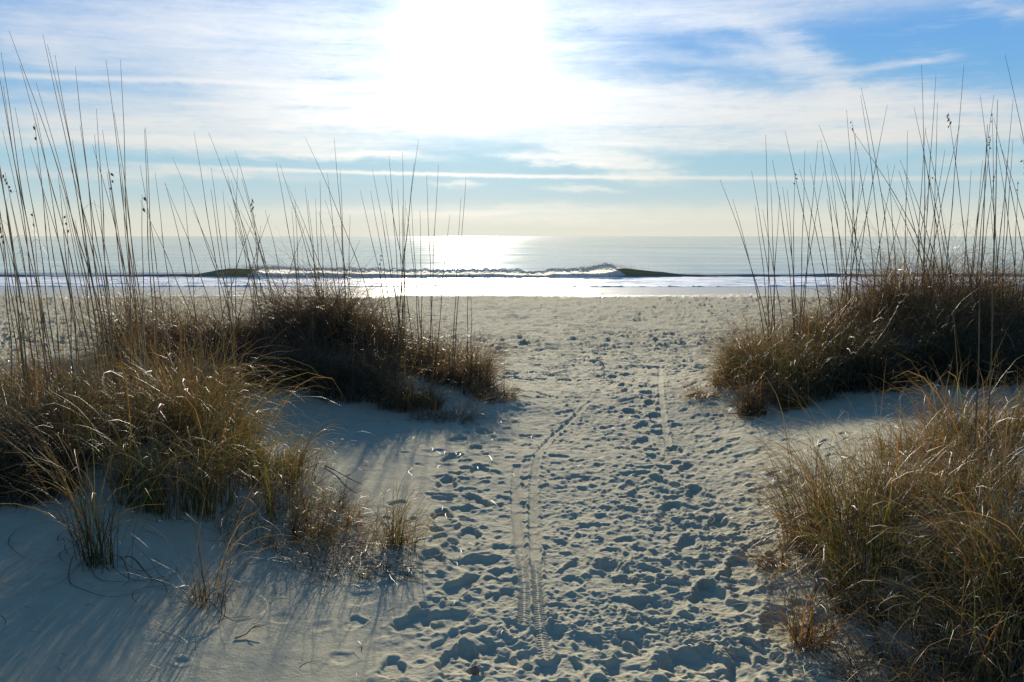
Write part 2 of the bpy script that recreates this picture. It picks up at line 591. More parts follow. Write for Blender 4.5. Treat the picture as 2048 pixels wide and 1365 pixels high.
# sand
msand, nt = newmat('sand')
g = G(nt)
geo = g.n('ShaderNodeNewGeometry')
pos = geo.outputs['Position']
sx = g.n('ShaderNodeSeparateXYZ', {0: pos})
big = g.noise(pos, 0.6, 4, 0.6)
mid = g.noise(pos, 9.0, 4, 0.6)
grain = g.noise(pos, 420.0, 2, 0.6)
c1 = g.mix(big, (0.315, 0.290, 0.198, 1), (0.385, 0.358, 0.252, 1))
c1 = g.mix(g.mr(mid, 0.35, 0.75, 0.0, 0.35), c1, (0.26, 0.235, 0.17, 1))
speck = g.mr(grain, 0.62, 0.75, 0.0, 0.5)
c1 = g.mix(speck, c1, (0.22, 0.19, 0.15, 1))
# weed and shell litter blown over the sand
lit = g.noise(pos, 38.0, 3, 0.7)
litm = g.math('MULTIPLY', g.mr(lit, 0.70, 0.74, 0.0, 1.0), g.mr(big, 0.45, 0.6, 0.0, 0.7))
c1 = g.mix(litm, c1, (0.10, 0.075, 0.05, 1))
wob = g.noise(pos, 0.22, 4, 0.65)
wet = g.mr(g.math('ADD', sx.outputs[1], g.math('MULTIPLY', g.math('SUBTRACT', wob, 0.5), 7.0)), 37.8, 40.2, 0.0, 1.0)
damp = g.mr(g.math('ADD', sx.outputs[1], g.math('MULTIPLY', g.math('SUBTRACT', wob, 0.5), 12.0)), 30.0, 38.0, 0.0, 0.35)
c1 = g.mix(damp, c1, (0.30, 0.262, 0.175, 1))
c1 = g.mix(wet, c1, (0.30, 0.25, 0.165, 1))
rgh = g.mr(wet, 0.0, 1.0, 1.0, 0.30)
spc = g.mr(wet, 0.0, 1.0, 0.02, 0.42)
far_ = g.mr(sx.outputs[1], 9.0, 18.0, 0.0, 0.8)
b0 = g.n('ShaderNodeBump', {'Strength': g.math('MULTIPLY', far_, g.mr(wet, 0, 1, 1, 0)), 'Distance': 0.20, 'Height': g.noise(pos, 3.6, 5, 0.7)})
b1 = g.n('ShaderNodeBump', {'Normal': b0.outputs[0], 'Strength': g.mr(wet, 0, 1, 0.55, 0.04), 'Distance': 0.006, 'Height': g.noise(pos, 90.0, 5, 0.65)})
b2 = g.n('ShaderNodeBump', {'Strength': g.mr(wet, 0, 1, 0.35, 0.0), 'Distance': 0.002, 'Height': grain, 'Normal': b1.outputs[0]})
p = g.n('ShaderNodeBsdfPrincipled', {'Base Color': c1, 'Roughness': rgh, 'Specular IOR Level': spc, 'Normal': b2.outputs[0]})
g.n('ShaderNodeOutputMaterial', {0: p.outputs[0]})

# sea water
msea, nt = newmat('sea_water')
g = G(nt)
geo = g.n('ShaderNodeNewGeometry')
pos = geo.outputs['Position']
mp = g.n('ShaderNodeMapping', {'Vector': pos, 'Scale': (0.35, 1.0, 1.0)})
mp2 = g.n('ShaderNodeMapping', {'Vector': pos, 'Scale': (0.02, 0.06, 1.0)})
h1 = g.noise(mp.outputs[0], 1.3, 5, 0.6)
h2 = g.noise(mp2.outputs[0], 1.0, 4, 0.6)
bmp = g.n('ShaderNodeBump', {'Strength': 0.35, 'Distance': 0.055, 'Height': g.math('ADD', h1, g.math('MULTIPLY', h2, 14.0))})
rg = g.mr(h2, 0.35, 0.7, 0.06, 0.12)
p = g.n('ShaderNodeBsdfPrincipled', {'Base Color': (0.10, 0.13, 0.13, 1), 'Roughness': rg, 'IOR': 1.33, 'Specular IOR Level': 0.5, 'Normal': bmp.outputs[0]})
g.n('ShaderNodeOutputMaterial', {0: p.outputs[0]})

# wave face: silty green brown water that lets some sun through; through-light and sky reflection also painted into its colour
mwave, nt = newmat('wave_water')
g = G(nt)
geo = g.n('ShaderNodeNewGeometry')
mp = g.n('ShaderNodeMapping', {'Vector': geo.outputs['Position'], 'Scale': (0.5, 1.0, 2.0)})
hn = g.noise(mp.outputs[0], 2.2, 5, 0.6)
sxw = g.n('ShaderNodeSeparateXYZ', {0: geo.outputs['Position']})
silt_glow = g.mr(g.math('ABSOLUTE', g.math('ADD', sxw.outputs[0], 5.0)), 15.0, 22.0, 1.0, 0.0)
wcol = g.mix(silt_glow, (0.20, 0.25, 0.29, 1), (0.30, 0.225, 0.10, 1))  # olive middle paints in light through thin water, blue ends the reflected sky
bmp = g.n('ShaderNodeBump', {'Strength': 0.5, 'Distance': 0.08, 'Height': hn})
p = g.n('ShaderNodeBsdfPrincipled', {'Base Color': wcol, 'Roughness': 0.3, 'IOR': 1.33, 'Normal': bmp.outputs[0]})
tl = g.n('ShaderNodeBsdfTranslucent', {'Color': (0.20, 0.17, 0.06, 1)})
mx = g.n('ShaderNodeMixShader', {0: 0.30, 1: p.outputs[0], 2: tl.outputs[0]})
g.n('ShaderNodeOutputMaterial', {0: mx.outputs[0]})

# foam
mfoam, nt = newmat('foam')
g = G(nt)
geo = g.n('ShaderNodeNewGeometry')
pos = geo.outputs['Position']
hn = g.noise(pos, 9.0, 5, 0.7)
bmp = g.n('ShaderNodeBump', {'Strength': 0.7, 'Distance': 0.05, 'Height': hn})
cf = g.mix(g.mr(g.noise(pos, 2.5, 4, 0.7), 0.35, 0.65, 0, 1), (0.70, 0.68, 0.62, 1), (0.92, 0.90, 0.85, 1))
df = g.n('ShaderNodeBsdfPrincipled', {'Base Color': cf, 'Roughness': 0.5, 'Normal': bmp.outputs[0]})
tl = g.n('ShaderNodeBsdfTranslucent', {'Color': (0.75, 0.73, 0.65, 1)})
mx = g.n('ShaderNodeMixShader', {0: 0.5, 1: df.outputs[0], 2: tl.outputs[0]})
g.n('ShaderNodeOutputMaterial', {0: mx.outputs[0]})

# shallow wash: foam lace over a water film
mwash, nt = newmat('wash')
g = G(nt)
geo = g.n('ShaderNodeNewGeometry')
pos = geo.outputs['Position']
mp = g.n('ShaderNodeMapping', {'Vector': pos, 'Scale': (0.30, 1.0, 1.0)})
n1 = g.noise(mp.outputs[0], 1.1, 6, 0.68)
n2 = g.noise(mp.outputs[0], 7.0, 4, 0.6)
f = g.mr(g.math('ADD', n1, g.math('MULTIPLY', n2, 0.25)), 0.48, 0.66, 0.0, 1.0)
bmp = g.n('ShaderNodeBump', {'Strength': 0.5, 'Distance': 0.05, 'Height': n2})
cf = g.mix(f, (0.36, 0.35, 0.31, 1), (0.86, 0.83, 0.76, 1))
p = g.n('ShaderNodeBsdfPrincipled', {'Base Color': cf, 'Roughness': g.mr(f, 0, 1, 0.24, 0.42), 'IOR': 1.33, 'Normal': bmp.outputs[0]})
g.n('ShaderNodeOutputMaterial', {0: p.outputs[0]})

# grass: colour per blade is stored on the blades
mgrass, nt = newmat('dune_grass')
g = G(nt)
at = g.n('ShaderNodeAttribute', attribute_name='tint')
col_ = at.outputs['Color']
pb = g.n('ShaderNodeBsdfPrincipled', {'Base Color': col_, 'Roughness': 0.5, 'Specular IOR Level': 0.10})
tl = g.n('ShaderNodeBsdfTranslucent', {'Color': g.mix(1.0, col_, (1.62, 1.54, 0.85, 1), 'MULTIPLY')})
mx = g.n('ShaderNodeMixShader', {0: 0.23, 1: pb.outputs[0], 2: tl.outputs[0]})
g.n('ShaderNodeOutputMaterial', {0: mx.outputs[0]})

mstalk, nt = newmat('stalk')
g = G(nt)
geo = g.n('ShaderNodeNewGeometry')
mp = g.n('ShaderNodeMapping', {'Vector': geo.outputs['Position'], 'Scale': (2, 2, 6)})
n1 = g.noise(mp.outputs[0], 3.0, 3, 0.6)
cs = g.mix(n1, (0.08, 0.055, 0.035, 1), (0.24, 0.155, 0.07, 1))
pb = g.n('ShaderNodeBsdfPrincipled', {'Base Color': cs, 'Roughness': 0.8, 'Specular IOR Level': 0.08})
g.n('ShaderNodeOutputMaterial', {0: pb.outputs[0]})

mseed, nt = newmat('seed')
g = G(nt)
geo = g.n('ShaderNodeNewGeometry')
n1 = g.noise(geo.outputs['Position'], 160.0, 2, 0.6)
pb = g.n('ShaderNodeBsdfPrincipled', {'Base Color': g.mix(n1, (0.07, 0.045, 0.025, 1), (0.20, 0.13, 0.065, 1)), 'Roughness': 0.65})
g.n('ShaderNodeOutputMaterial', {0: pb.outputs[0]})

mtwig, nt = newmat('driftwood')
g = G(nt)
geo = g.n('ShaderNodeNewGeometry')
mp = g.n('ShaderNodeMapping', {'Vector': geo.outputs['Position'], 'Scale': (1, 1, 1)})
n1 = g.noise(mp.outputs[0], 60.0, 4, 0.7)
pb = g.n('ShaderNodeBsdfPrincipled', {'Base Color': g.mix(n1, (0.05, 0.035, 0.025, 1), (0.19, 0.13, 0.085, 1)), 'Roughness': 0.75})
g.n('ShaderNodeOutputMaterial', {0: pb.outputs[0]})

# ------------------------------------------------------------------ setting meshes
ground = link('beach_sand', grid_mesh('beach_sand', X, Y, Z), msand, kind='structure',
              label='pale sandy path and beach pitted with footprints and bicycle tracks')

SEA_Z = -1.30
ys = np.concatenate([np.linspace(47.0, 75, 160), np.geomspace(75.4, 600, 160)[:], np.geomspace(620, 60000, 30)])
ss = np.linspace(-0.85, 0.85, 420)
sd_ = 0.85 + np.cumsum(np.geomspace(0.02, 1.0, 20))
ss = np.concatenate([-sd_[::-1], ss, sd_])
SX = ss[None, :] * ys[:, None]
SY = np.repeat(ys[:, None], len(ss), 1)
amp = sstep(52, 70, SY) * sstep(900, 200, SY)
SZ = SEA_Z + amp * (0.10 * fbm(SX * 0.05, SY * 0.22, 4, 81) + 0.03 * fbm(SX * 0.4, SY * 0.9, 3, 85))
SZ += 0.22 * np.exp(-((SY - 88 - 6 * vnoise(SX * 0.02, SY * 0, 4)) / 3.0) ** 2) * sstep(-0.2, 0.3, vnoise(SX * 0.015, SX * 0, 33))
sea = link('sea', grid_mesh('sea', SX, SY, SZ), msea, kind='structure', label='calm grey-blue sea reaching to the horizon with sun glitter')


# breaking wave ----------------------------------------------------------------
def wx(px, d=61.0):
    return (px - 1024) / FPX * d


xs = np.linspace(-58, 58, 1500)
hp = np.array([(-600, .05), (-100, .10), (40, .14), (120, .05), (395, .16), (430, .36), (460, .50), (500, .50), (560, .52), (650, .50), (750, .44), (850, .36), (950, .40), (1060, .42),
               (1150, .46), (1210, .60), (1255, .50), (1290, .38), (1330, .26), (1370, .13), (1420, .10), (1500, .14), (1580, .09), (1660, .20), (1760, .12), (1900, .18), (2100, .16), (2600, .08)])
hw_ = np.interp(xs, wx(hp[:, 0]), hp[:, 1]) * 1.15
y0w = 60.6 + 0.5 * vnoise(xs * 0.12, xs * 0, 3) + 0.15 * vnoise(xs * 0.7, xs * 0, 5)
# cross-section: (offset in y, fraction of height), back to front
prof = np.array([(7.0, -0.05), (5.0, 0.10), (3.5, 0.28), (2.3, 0.52), (1.4, 0.76), (0.8, 0.93), (0.35, 1.0), (0.08, 0.98), (-0.02, 0.86), (0.02, 0.68), (0.0, 0.5), (-0.1, 0.32), (-0.28, 0.15), (-0.6, 0.03), (-0.9, -0.05)])
tt = np.linspace(0, len(prof) - 1, 44)
po = np.interp(tt, np.arange(len(prof)), prof[:, 0])
ph = np.interp(tt, np.arange(len(prof)), prof[:, 1])
WX = np.repeat(xs[:, None], len(po), 1)
WY = y0w[:, None] + po[None, :]
foamy = sstep(wx(500), wx(540), xs) * sstep(wx(1250), wx(1215), xs) * (0.55 + 0.45 * sstep(-0.05, -0.3, vnoise(xs * 0.5, xs * 0, 8)))
WZ = SEA_Z + (hw_ * (1 - 0.5 * foamy))[:, None] * ph[None, :]
WZ += 0.03 * fbm(WX * 1.2, WY * 1.5, 3, 91) * (ph[None, :] > 0.1)
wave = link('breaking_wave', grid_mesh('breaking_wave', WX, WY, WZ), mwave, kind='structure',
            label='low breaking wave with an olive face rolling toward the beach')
# foam roller over the broken stretch
fx0, fx1 = wx(488), wx(1262)
fxs = np.linspace(fx0, fx1, 1700)
fh = np.interp(fxs, xs, hw_)
fy = np.interp(fxs, xs, y0w)
edge = sstep(fx0, fx0 + 1.6, fxs) * sstep(fx1, fx1 - 1.8, fxs)
gap = 0.35 + 0.65 * sstep(-0.32, -0.05, vnoise(fxs * 0.55, fxs * 0, 8))
th = np.linspace(-0.25, math.pi * 0.60, 60)
U = np.repeat(fxs[:, None], len(th), 1)
ry = 0.42
top = (0.55 + 0.45 * gap) * edge
puff = 0.34 * np.abs(fbm(U * 1.9, th[None, :] * 2.2 + 0 * U, 4, 101, 0.6)) + 0.10 * np.abs(fbm(U * 6, th[None, :] * 5 + 0 * U, 3, 105, 0.6))
rad = 1 + 1.6 * puff - 0.2
FY = fy[:, None] - 0.12 - ry * np.cos(th)[None, :] * rad * (0.35 + 0.65 * edge[:, None]) * 1.0
FZ = SEA_Z - 0.02 + fh[:, None] * top[:, None] * np.sin(np.clip(th, 0, None))[None, :] * rad * 1.15 + np.minimum(th, 0)[None, :] * 0.2
peak = np.exp(-((fxs - wx(530)) / 1.5) ** 2) * .10 + np.exp(-((fxs - wx(1210)) / 1.3) ** 2) * .14 + 0.16 * np.maximum(fbm(fxs * 1.1, fxs * 0, 4, 14, 0.7), 0) * edge
FZ += peak[:, None] * np.sin(np.clip(th, 0, None))[None, :] ** 3
link('foam_crest', grid_mesh('foam_crest', U, FY, FZ), mfoam, wave)
# spray thrown off the crest
sv, sf = [], []
ico = np.array([(0, 0, 1), (.94, 0, -.33), (-.47, .82, -.33), (-.47, -.82, -.33)])
for k in range(7000):
    cxp = random.choice([530, 530, 540, 1195, 1215, 1215, random.uniform(490, 1250), random.uniform(490, 1250), random.uniform(490, 760)])
    x = wx(cxp) + random.gauss(0, 1.0)
    hh = float(np.interp(x, xs, hw_))
    z = SEA_Z + hh * 1.05 + abs(random.gauss(0, 0.13)) * (1.2 if cxp in (530, 1215, 1200) else 0.55)
    y = 60.6 + random.gauss(0.1, 0.25)
    r = random.uniform(0.010, 0.034)
    b = len(sv)
    sv += [(x + r * v[0], y + r * v[1], z + r * v[2]) for v in ico]
    sf += [(b, b + 1, b + 2), (b, b + 2, b + 3), (b, b + 3, b + 1), (b + 1, b + 3, b + 2)]
me = bpy.data.meshes.new('spray')
me.from_pydata(sv, [], sf)
link('spray', me, mfoam, wave, kind='stuff')

# wash of foam running up the beach
ya = 47.2
xs2 = np.linspace(-75, 75, 1500)
lead = 48.9 + 1.5 * fbm(xs2 * 0.06, xs2 * 0, 3, 121) + 0.25 * fbm(xs2 * 0.6, xs2 * 0, 3, 125)
vv = np.linspace(0, 1, 80) ** 1.5
FX = np.repeat(xs2[:, None], len(vv), 1)
FYY = lead[:, None] + (60.7 - lead[:, None]) * vv[None, :]
base = np.maximum(SEA_Z, np.interp(FYY, PY, PZ)) + 0.012
dfe = FYY - lead[:, None]
FZZ = base + 0.050 * np.exp(-((dfe - 0.12) / 0.12) ** 2) * (0.15 + 2.2 * np.clip(fbm(FX * 1.6, FYY * 0.5, 4, 131, 0.7) + 0.1, 0, 1)) \
    + 0.07 * np.exp(-((dfe - 3.6 - 1.6 * vnoise(FX * 0.07, FX * 0, 7)) / 0.30) ** 2) * np.clip(0.5 + fbm(FX * 0.3, FX * 0, 3, 9), 0, 1) \
    + 0.03 * fbm(FX * 1.2, FYY * 2.5, 3, 135) * sstep(0, 1.0, dfe)
FZZ += 0.05 * np.exp(-((dfe - 7.5 - 2.2 * vnoise(FX * 0.05, FX * 0, 27)) / 0.35) ** 2) * np.clip(0.2 + fbm(FX * 0.4, FX * 0, 3, 19), 0, 1)
FZZ[:, 0] = base[:, 0] - 0.02
link('sea_foam', grid_mesh('sea_foam', FX, FYY, FZZ), mwash, kind='stuff', category='foam',
     label='white foamy wash spreading up the wet sand in front of the breaking wave')


# ------------------------------------------------------------------ grass
def blades(cx, cy, rx, ry, n, style, seed, lean=(0.0, 0.0), hscale=1.0, pal='dry', spread=1.0, root=None):
    """vertices, faces and tints of n blades round (cx, cy)"""
    r = np.random.RandomState(seed)
    ang = r.rand(n) * 2 * math.pi
    rad = np.sqrt(r.rand(n)) ** 1.0
    bx = cx + rx * rad * np.cos(ang)
    by = cy + ry * rad * np.sin(ang)
    if style == 'tuft':
        # several shoots, each a fan from one root
        ns = max(1 if n < 100 else 5, n // 13)
        sa = r.rand(ns) * 2 * math.pi
        srd = np.sqrt(r.rand(ns))
        qx = cx + rx * srd * np.cos(sa)
        qy = cy + ry * srd * np.sin(sa)
        k = r.randint(0, ns, n)
        bx = qx[k] + r.normal(0, 0.022, n)
        by = qy[k] + r.normal(0, 0.022, n)
        L = hscale * (0.52 + 0.22 * r.rand(n)) * np.where(r.rand(n) < .3, 0.6, 1.0) * (0.85 + 0.3 * r.rand(ns))[k]
        t0 = np.abs(r.normal(0, 0.22, n)) * spread
        bend = 0.5 + 2.3 * r.rand(n) ** 0.9
        curl = np.where(r.rand(n) < 0.40, 2.2 * r.rand(n), 0.2)
        w0 = 0.0014 + 0.0020 * r.rand(n) ** 1.5
        pw = 1.7
    elif style == 'wiry':
        L = hscale * (0.32 + 0.36 * r.rand(n))
        t0 = np.abs(r.normal(0, 0.42, n)) * spread
        bend = 0.3 + 2.5 * r.rand(n)
        curl = np.where(r.rand(n) < 0.6, 3.4 * r.rand(n), 0.0)
        w0 = (0.0011 + 0.0015 * r.rand(n) ** 1.3) * (1.35 if cy > 6 else 1.0)
        pw = 1.4
    elif style == 'reed':
        L = hscale * (0.55 + 0.55 * r.rand(n))
        t0 = np.abs(r.normal(0, 0.10, n)) * spread
        bend = np.abs(r.normal(0, 0.35, n))
        curl = np.where(r.rand(n) < 0.35, 2.5 * r.rand(n), 0.0)
        w0 = 0.0011 + 0.0012 * r.rand(n)
        pw = 1.6
    else:  # 'low': sparse straggling runners, close to the sand
        L = hscale * (0.18 + 0.26 * r.rand(n))
        t0 = 0.4 + np.abs(r.normal(0, 0.5, n)) * spread
        bend = 0.2 + 1.3 * r.rand(n)
        curl = np.where(r.rand(n) < 0.5, 3.0 * r.rand(n), 0.0)
        w0 = 0.0009 + 0.0010 * r.rand(n)
        pw = 1.5
    # stands of taller and shorter growth inside a clump
    L = L * (1.0 + (0.3 if style == 'reed' else 1.45) * vnoise(bx * 3.7, by * 3.7, 19)) * np.where(r.rand(n) < 0.06, 1.3, 1.0)
    phi = r.rand(n) * 2 * math.pi
    # outward lean for blades near the rim of the clump, plus a prevailing lean
    ox = np.cos(phi) + 0.8 * (bx - cx) / max(rx, .05) + lean[0]
    oy = np.sin(phi) + 0.8 * (by - cy) / max(ry, .05) + lean[1]
    phi = np.arctan2(oy, ox)
    NS = 9
    s = (np.arange(NS) + 0.5) / NS
    th = t0[:, None] + bend[:, None] * s[None, :] ** pw + curl[:, None] * np.clip((s[None, :] - 0.62) / 0.38, 0, 1) ** 1.5
    th += r.normal(0, 0.05, (n, NS))
    tw = (r.normal(0, 0.5, n))[:, None] * s[None, :] ** 2 + r.normal(0, 0.06, (n, NS))
    if style != 'tuft':
        tw = tw * 2.2
        th += r.normal(0, 0.12, (n, NS))
    ph = phi[:, None] + tw
    ds = (L / NS)[:, None]
    st = np.stack([np.sin(th) * np.cos(ph), np.sin(th) * np.sin(ph), np.cos(th)], -1) * ds[..., None]
    P = np.zeros((n, NS + 1, 3))
    P[:, 0, 0] = bx
    P[:, 0, 1] = by
    P[:, 0, 2] = H0(bx, by) - 0.02
    P[:, 1:, :] = P[:, 0:1, :] + np.cumsum(st, 1)
    # keep the blades above the sand
    hz = H0(P[:, 1:, 0], P[:, 1:, 1]) + 0.008 + 0.03 * r.rand(n)[:, None]
    P[:, 1:, 2] = np.maximum(P[:, 1:, 2], hz)
    rot = r.rand(n) * math.pi
    side_ = np.stack([-np.sin(phi) * np.cos(rot) + 0, np.cos(phi) * np.cos(rot), np.sin(rot) * 0.6], -1)
    side_ /= np.linalg.norm(side_, axis=1, keepdims=True)
    sl = np.arange(NS + 1) / NS
    wv = w0[:, None] * (1.0 - 0.92 * sl[None, :] ** 1.6)
    V = np.stack([P - side_[:, None, :] * wv[..., None], P + side_[:, None, :] * wv[..., None]], 2)
    # tints
    pals = {
        'dry': [(0.26, 0.155, 0.065), (0.20, 0.13, 0.07), (0.32, 0.20, 0.09), (0.15, 0.105, 0.06), (0.24, 0.12, 0.045)],
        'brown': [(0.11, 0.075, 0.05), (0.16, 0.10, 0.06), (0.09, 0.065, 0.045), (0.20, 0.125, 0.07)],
        'green': [(0.11, 0.155, 0.02), (0.20, 0.20, 0.03), (0.28, 0.19, 0.04), (0.09, 0.13, 0.025), (0.36, 0.16, 0.035), (0.12, 0.09, 0.05)],
        'mixed': [(0.13, 0.145, 0.025), (0.26, 0.17, 0.045), (0.17, 0.15, 0.035), (0.16, 0.12, 0.05), (0.40, 0.15, 0.03), (0.10, 0.08, 0.05), (0.26, 0.14, 0.06)],
        'rust': [(0.27, 0.12, 0.04), (0.33, 0.16, 0.06), (0.20, 0.12, 0.06), (0.17, 0.13, 0.05)],
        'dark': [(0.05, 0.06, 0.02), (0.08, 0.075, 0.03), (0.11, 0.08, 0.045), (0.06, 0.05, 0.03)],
    }
    pc = np.array(pals[pal])
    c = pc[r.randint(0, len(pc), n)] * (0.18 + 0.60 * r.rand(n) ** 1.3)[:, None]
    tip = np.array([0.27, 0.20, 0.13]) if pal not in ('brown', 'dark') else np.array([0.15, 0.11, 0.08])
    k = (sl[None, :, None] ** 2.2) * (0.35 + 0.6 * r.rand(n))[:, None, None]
    CC = c[:, None, :] * (1 - k) + tip * k
    CC = np.repeat(CC[:, :, None, :], 2, 2)
    i0 = (np.arange(n)[:, None] * (NS + 1) + np.arange(NS)[None, :]) * 2
    F = np.stack([i0, i0 + 1, i0 + 3, i0 + 2], -1).reshape(-1, 4)
    return V.reshape(-1, 3), F, CC.reshape(-1, 3)


def blade_mesh(name, packs, origin):
    V = np.concatenate([p[0] for p in packs])
    cc = np.concatenate([p[2] for p in packs])
    F = []
    o = 0
    for p in packs:
        F.append(p[1] + o)
        o += len(p[0])
    F = np.concatenate(F).astype(np.int32)
    V = V - np.array(origin)
    me = bpy.data.meshes.new(name)
    me.vertices.add(len(V))
    me.vertices.foreach_set('co', V.astype(np.float32).ravel())
    me.loops.add(F.size)
    me.loops.foreach_set('vertex_index', F.ravel())
    me.polygons.add(len(F))
    me.polygons.foreach_set('loop_start', np.arange(0, F.size, 4, dtype=np.int32))
    me.polygons.foreach_set('loop_total', np.full(len(F), 4, np.int32))
    me.polygons.foreach_set('use_smooth', np.full(len(F), True))
    me.update(calc_edges=True)
    a = me.attributes.new('tint', 'FLOAT_COLOR', 'POINT')
    c4 = np.ones((len(V), 4), np.float32)
    c4[:, :3] = cc
    a.data.foreach_set('color', c4.ravel())
    return me


def ribbon(pts, w, tint):
    """one lying or arching blade along given points"""
    P = np.array(pts, float)
    T = np.gradient(P, axis=0)
    Sd = np.stack([-T[:, 1], T[:, 0], 0.35 * np.abs(T[:, 0]) + 1e-6], -1)
    Sd /= np.linalg.norm(Sd, axis=1, keepdims=True)
    n = len(P)
    wv = (w * (1 - 0.85 * np.linspace(0, 1, n) ** 2))[:, None]
    V = np.stack([P - Sd * wv, P + Sd * wv], 1).reshape(-1, 3)
    i0 = np.arange(n - 1) * 2
    F = np.stack([i0, i0 + 1, i0 + 3, i0 + 2], -1)
    return V, F, np.tile(np.array(tint), (len(V), 1))


def lying_curl(x, y, a0, length, turn, r):
    """a long dry blade coiling over the sand"""
    n = 28
    s = np.linspace(0, 1, n)
    a = a0 + turn * s ** 1.2 + 0.2 * np.sin(6 * s + r.rand() * 6)
    X_ = x + np.cumsum(np.cos(a)) * length / n
    Y_ = y + np.cumsum(np.sin(a)) * length / n
    Z_ = H0(X_, Y_) + 0.006 + 0.05 * np.exp(-((s - 0.12) / 0.12) ** 2) + 0.008 * np.sin(s * 9) ** 2
    return ribbon(np.stack([X_, Y_, Z_], -1), 0.0022, (0.10, 0.075, 0.045))


def tube(pts, rads, sides=5):
    P = np.array(pts, float)
    n = len(P)
    V, F = [], []
    for i in range(n):
        t = P[min(i + 1, n - 1)] - P[max(i - 1, 0)]
        t /= np.linalg.norm(t) + 1e-9
        a = np.cross(t, (0, 1, 0.01))
        a /= np.linalg.norm(a) + 1e-9
        b = np.cross(t, a)
        for k in range(sides):
            q = 2 * math.pi * k / sides
            V.append(P[i] + rads[i] * (math.cos(q) * a + math.sin(q) * b))
    for i in range(n - 1):
        for k in range(sides):
            k2 = (k + 1) % sides
            F.append((i * sides + k, i * sides + k2, (i + 1) * sides + k2, (i + 1) * sides + k))
    F.append(tuple(range(sides))[::-1])
    F.append(tuple(range((n - 1) * sides, n * sides)))
    return [tuple(v) for v in V], F


def py_mesh(name, V, F, smooth=True, origin=(0, 0, 0)):
    me = bpy.data.meshes.new(name)
    me.from_pydata([(v[0] - origin[0], v[1] - origin[1], v[2] - origin[2]) for v in V], [], F)
    if smooth:
        me.polygons.foreach_set('use_smooth', np.full(len(F), True))
    me.update()
    return me


CL = {}


def clump(key, name, x, y, label, packs, group, category, stalky=False):
    z = float(H0(x, y))
    org = (x, y, z)
    if stalky:
        o = bpy.data.objects.new(name, None)
        o.empty_display_size = 0.1
        C.objects.link(o)
        o.location = org
        link('blades', blade_mesh('blades', packs, org), mgrass, o)
    else:
        o = link(name, blade_mesh(name, packs, org), mgrass)
        o.location = org
    o['label'] = label
    o['category'] = category
    o['group'] = group
    CL[key] = (o, x, y, z)
    return o


def spikelets(P, T, count, size, r):
    """oat spikelets hung from a thin rachis by short stalks, all one connected head"""
    V, F = [], []
    rach = []
    for k in range(count + 1):
        c = P - T * (0.01 + 0.13 * (k / max(count, 1)))
        rach.append(len(V))
        V.append(c + np.array([-0.0012, 0, 0]))
        V.append(c + np.array([0.0012, 0.0008, 0]))
        if k:
            a_, b_ = rach[-2], rach[-1]
            F.append((a_, a_ + 1, b_ + 1, b_))
    for k in range(count):
        root = (np.array(V[rach[k]]) + np.array(V[rach[k] + 1])) / 2
        c = root + np.array([r.choice([-1, 1]) * r.uniform(.004, .012), r.uniform(-1, 1) * .008, -0.004])
        L_, w_ = size * r.uniform(0.8, 1.25), size * r.uniform(0.42, 0.6)
        a = r.uniform(-0.9, 0.9)
        ax = np.array([math.sin(a), 0.15 * r.uniform(-1, 1), -math.cos(a)])
        ax /= np.linalg.norm(ax)
        sd2 = np.cross(ax, (0, 1, 0))
        sd2 /= np.linalg.norm(sd2)
        nn = np.cross(ax, sd2)
        b = len(V)
        ring = [(0, .0), (.35, .75), (.7, 1.0), (1.15, .75), (1.5, .35), (1.9, 0), (1.5, -.35), (1.15, -.75), (.7, -1), (.35, -.75)]
        for t_, q in ring:
            V.append(c + ax * t_ * L_ + sd2 * q * w_)
        V.append(c + ax * L_ + nn * w_ * 0.5)
        V.append(c + ax * L_ - nn * w_ * 0.5)
        m = len(ring)
        for i in range(m):
            j = (i + 1) % m
            F.append((b + i, b + j, b + m))
            F.append((b + j, b + i, b + m + 1))
        F.append((rach[k], rach[k] + 1, b))
    return V, F


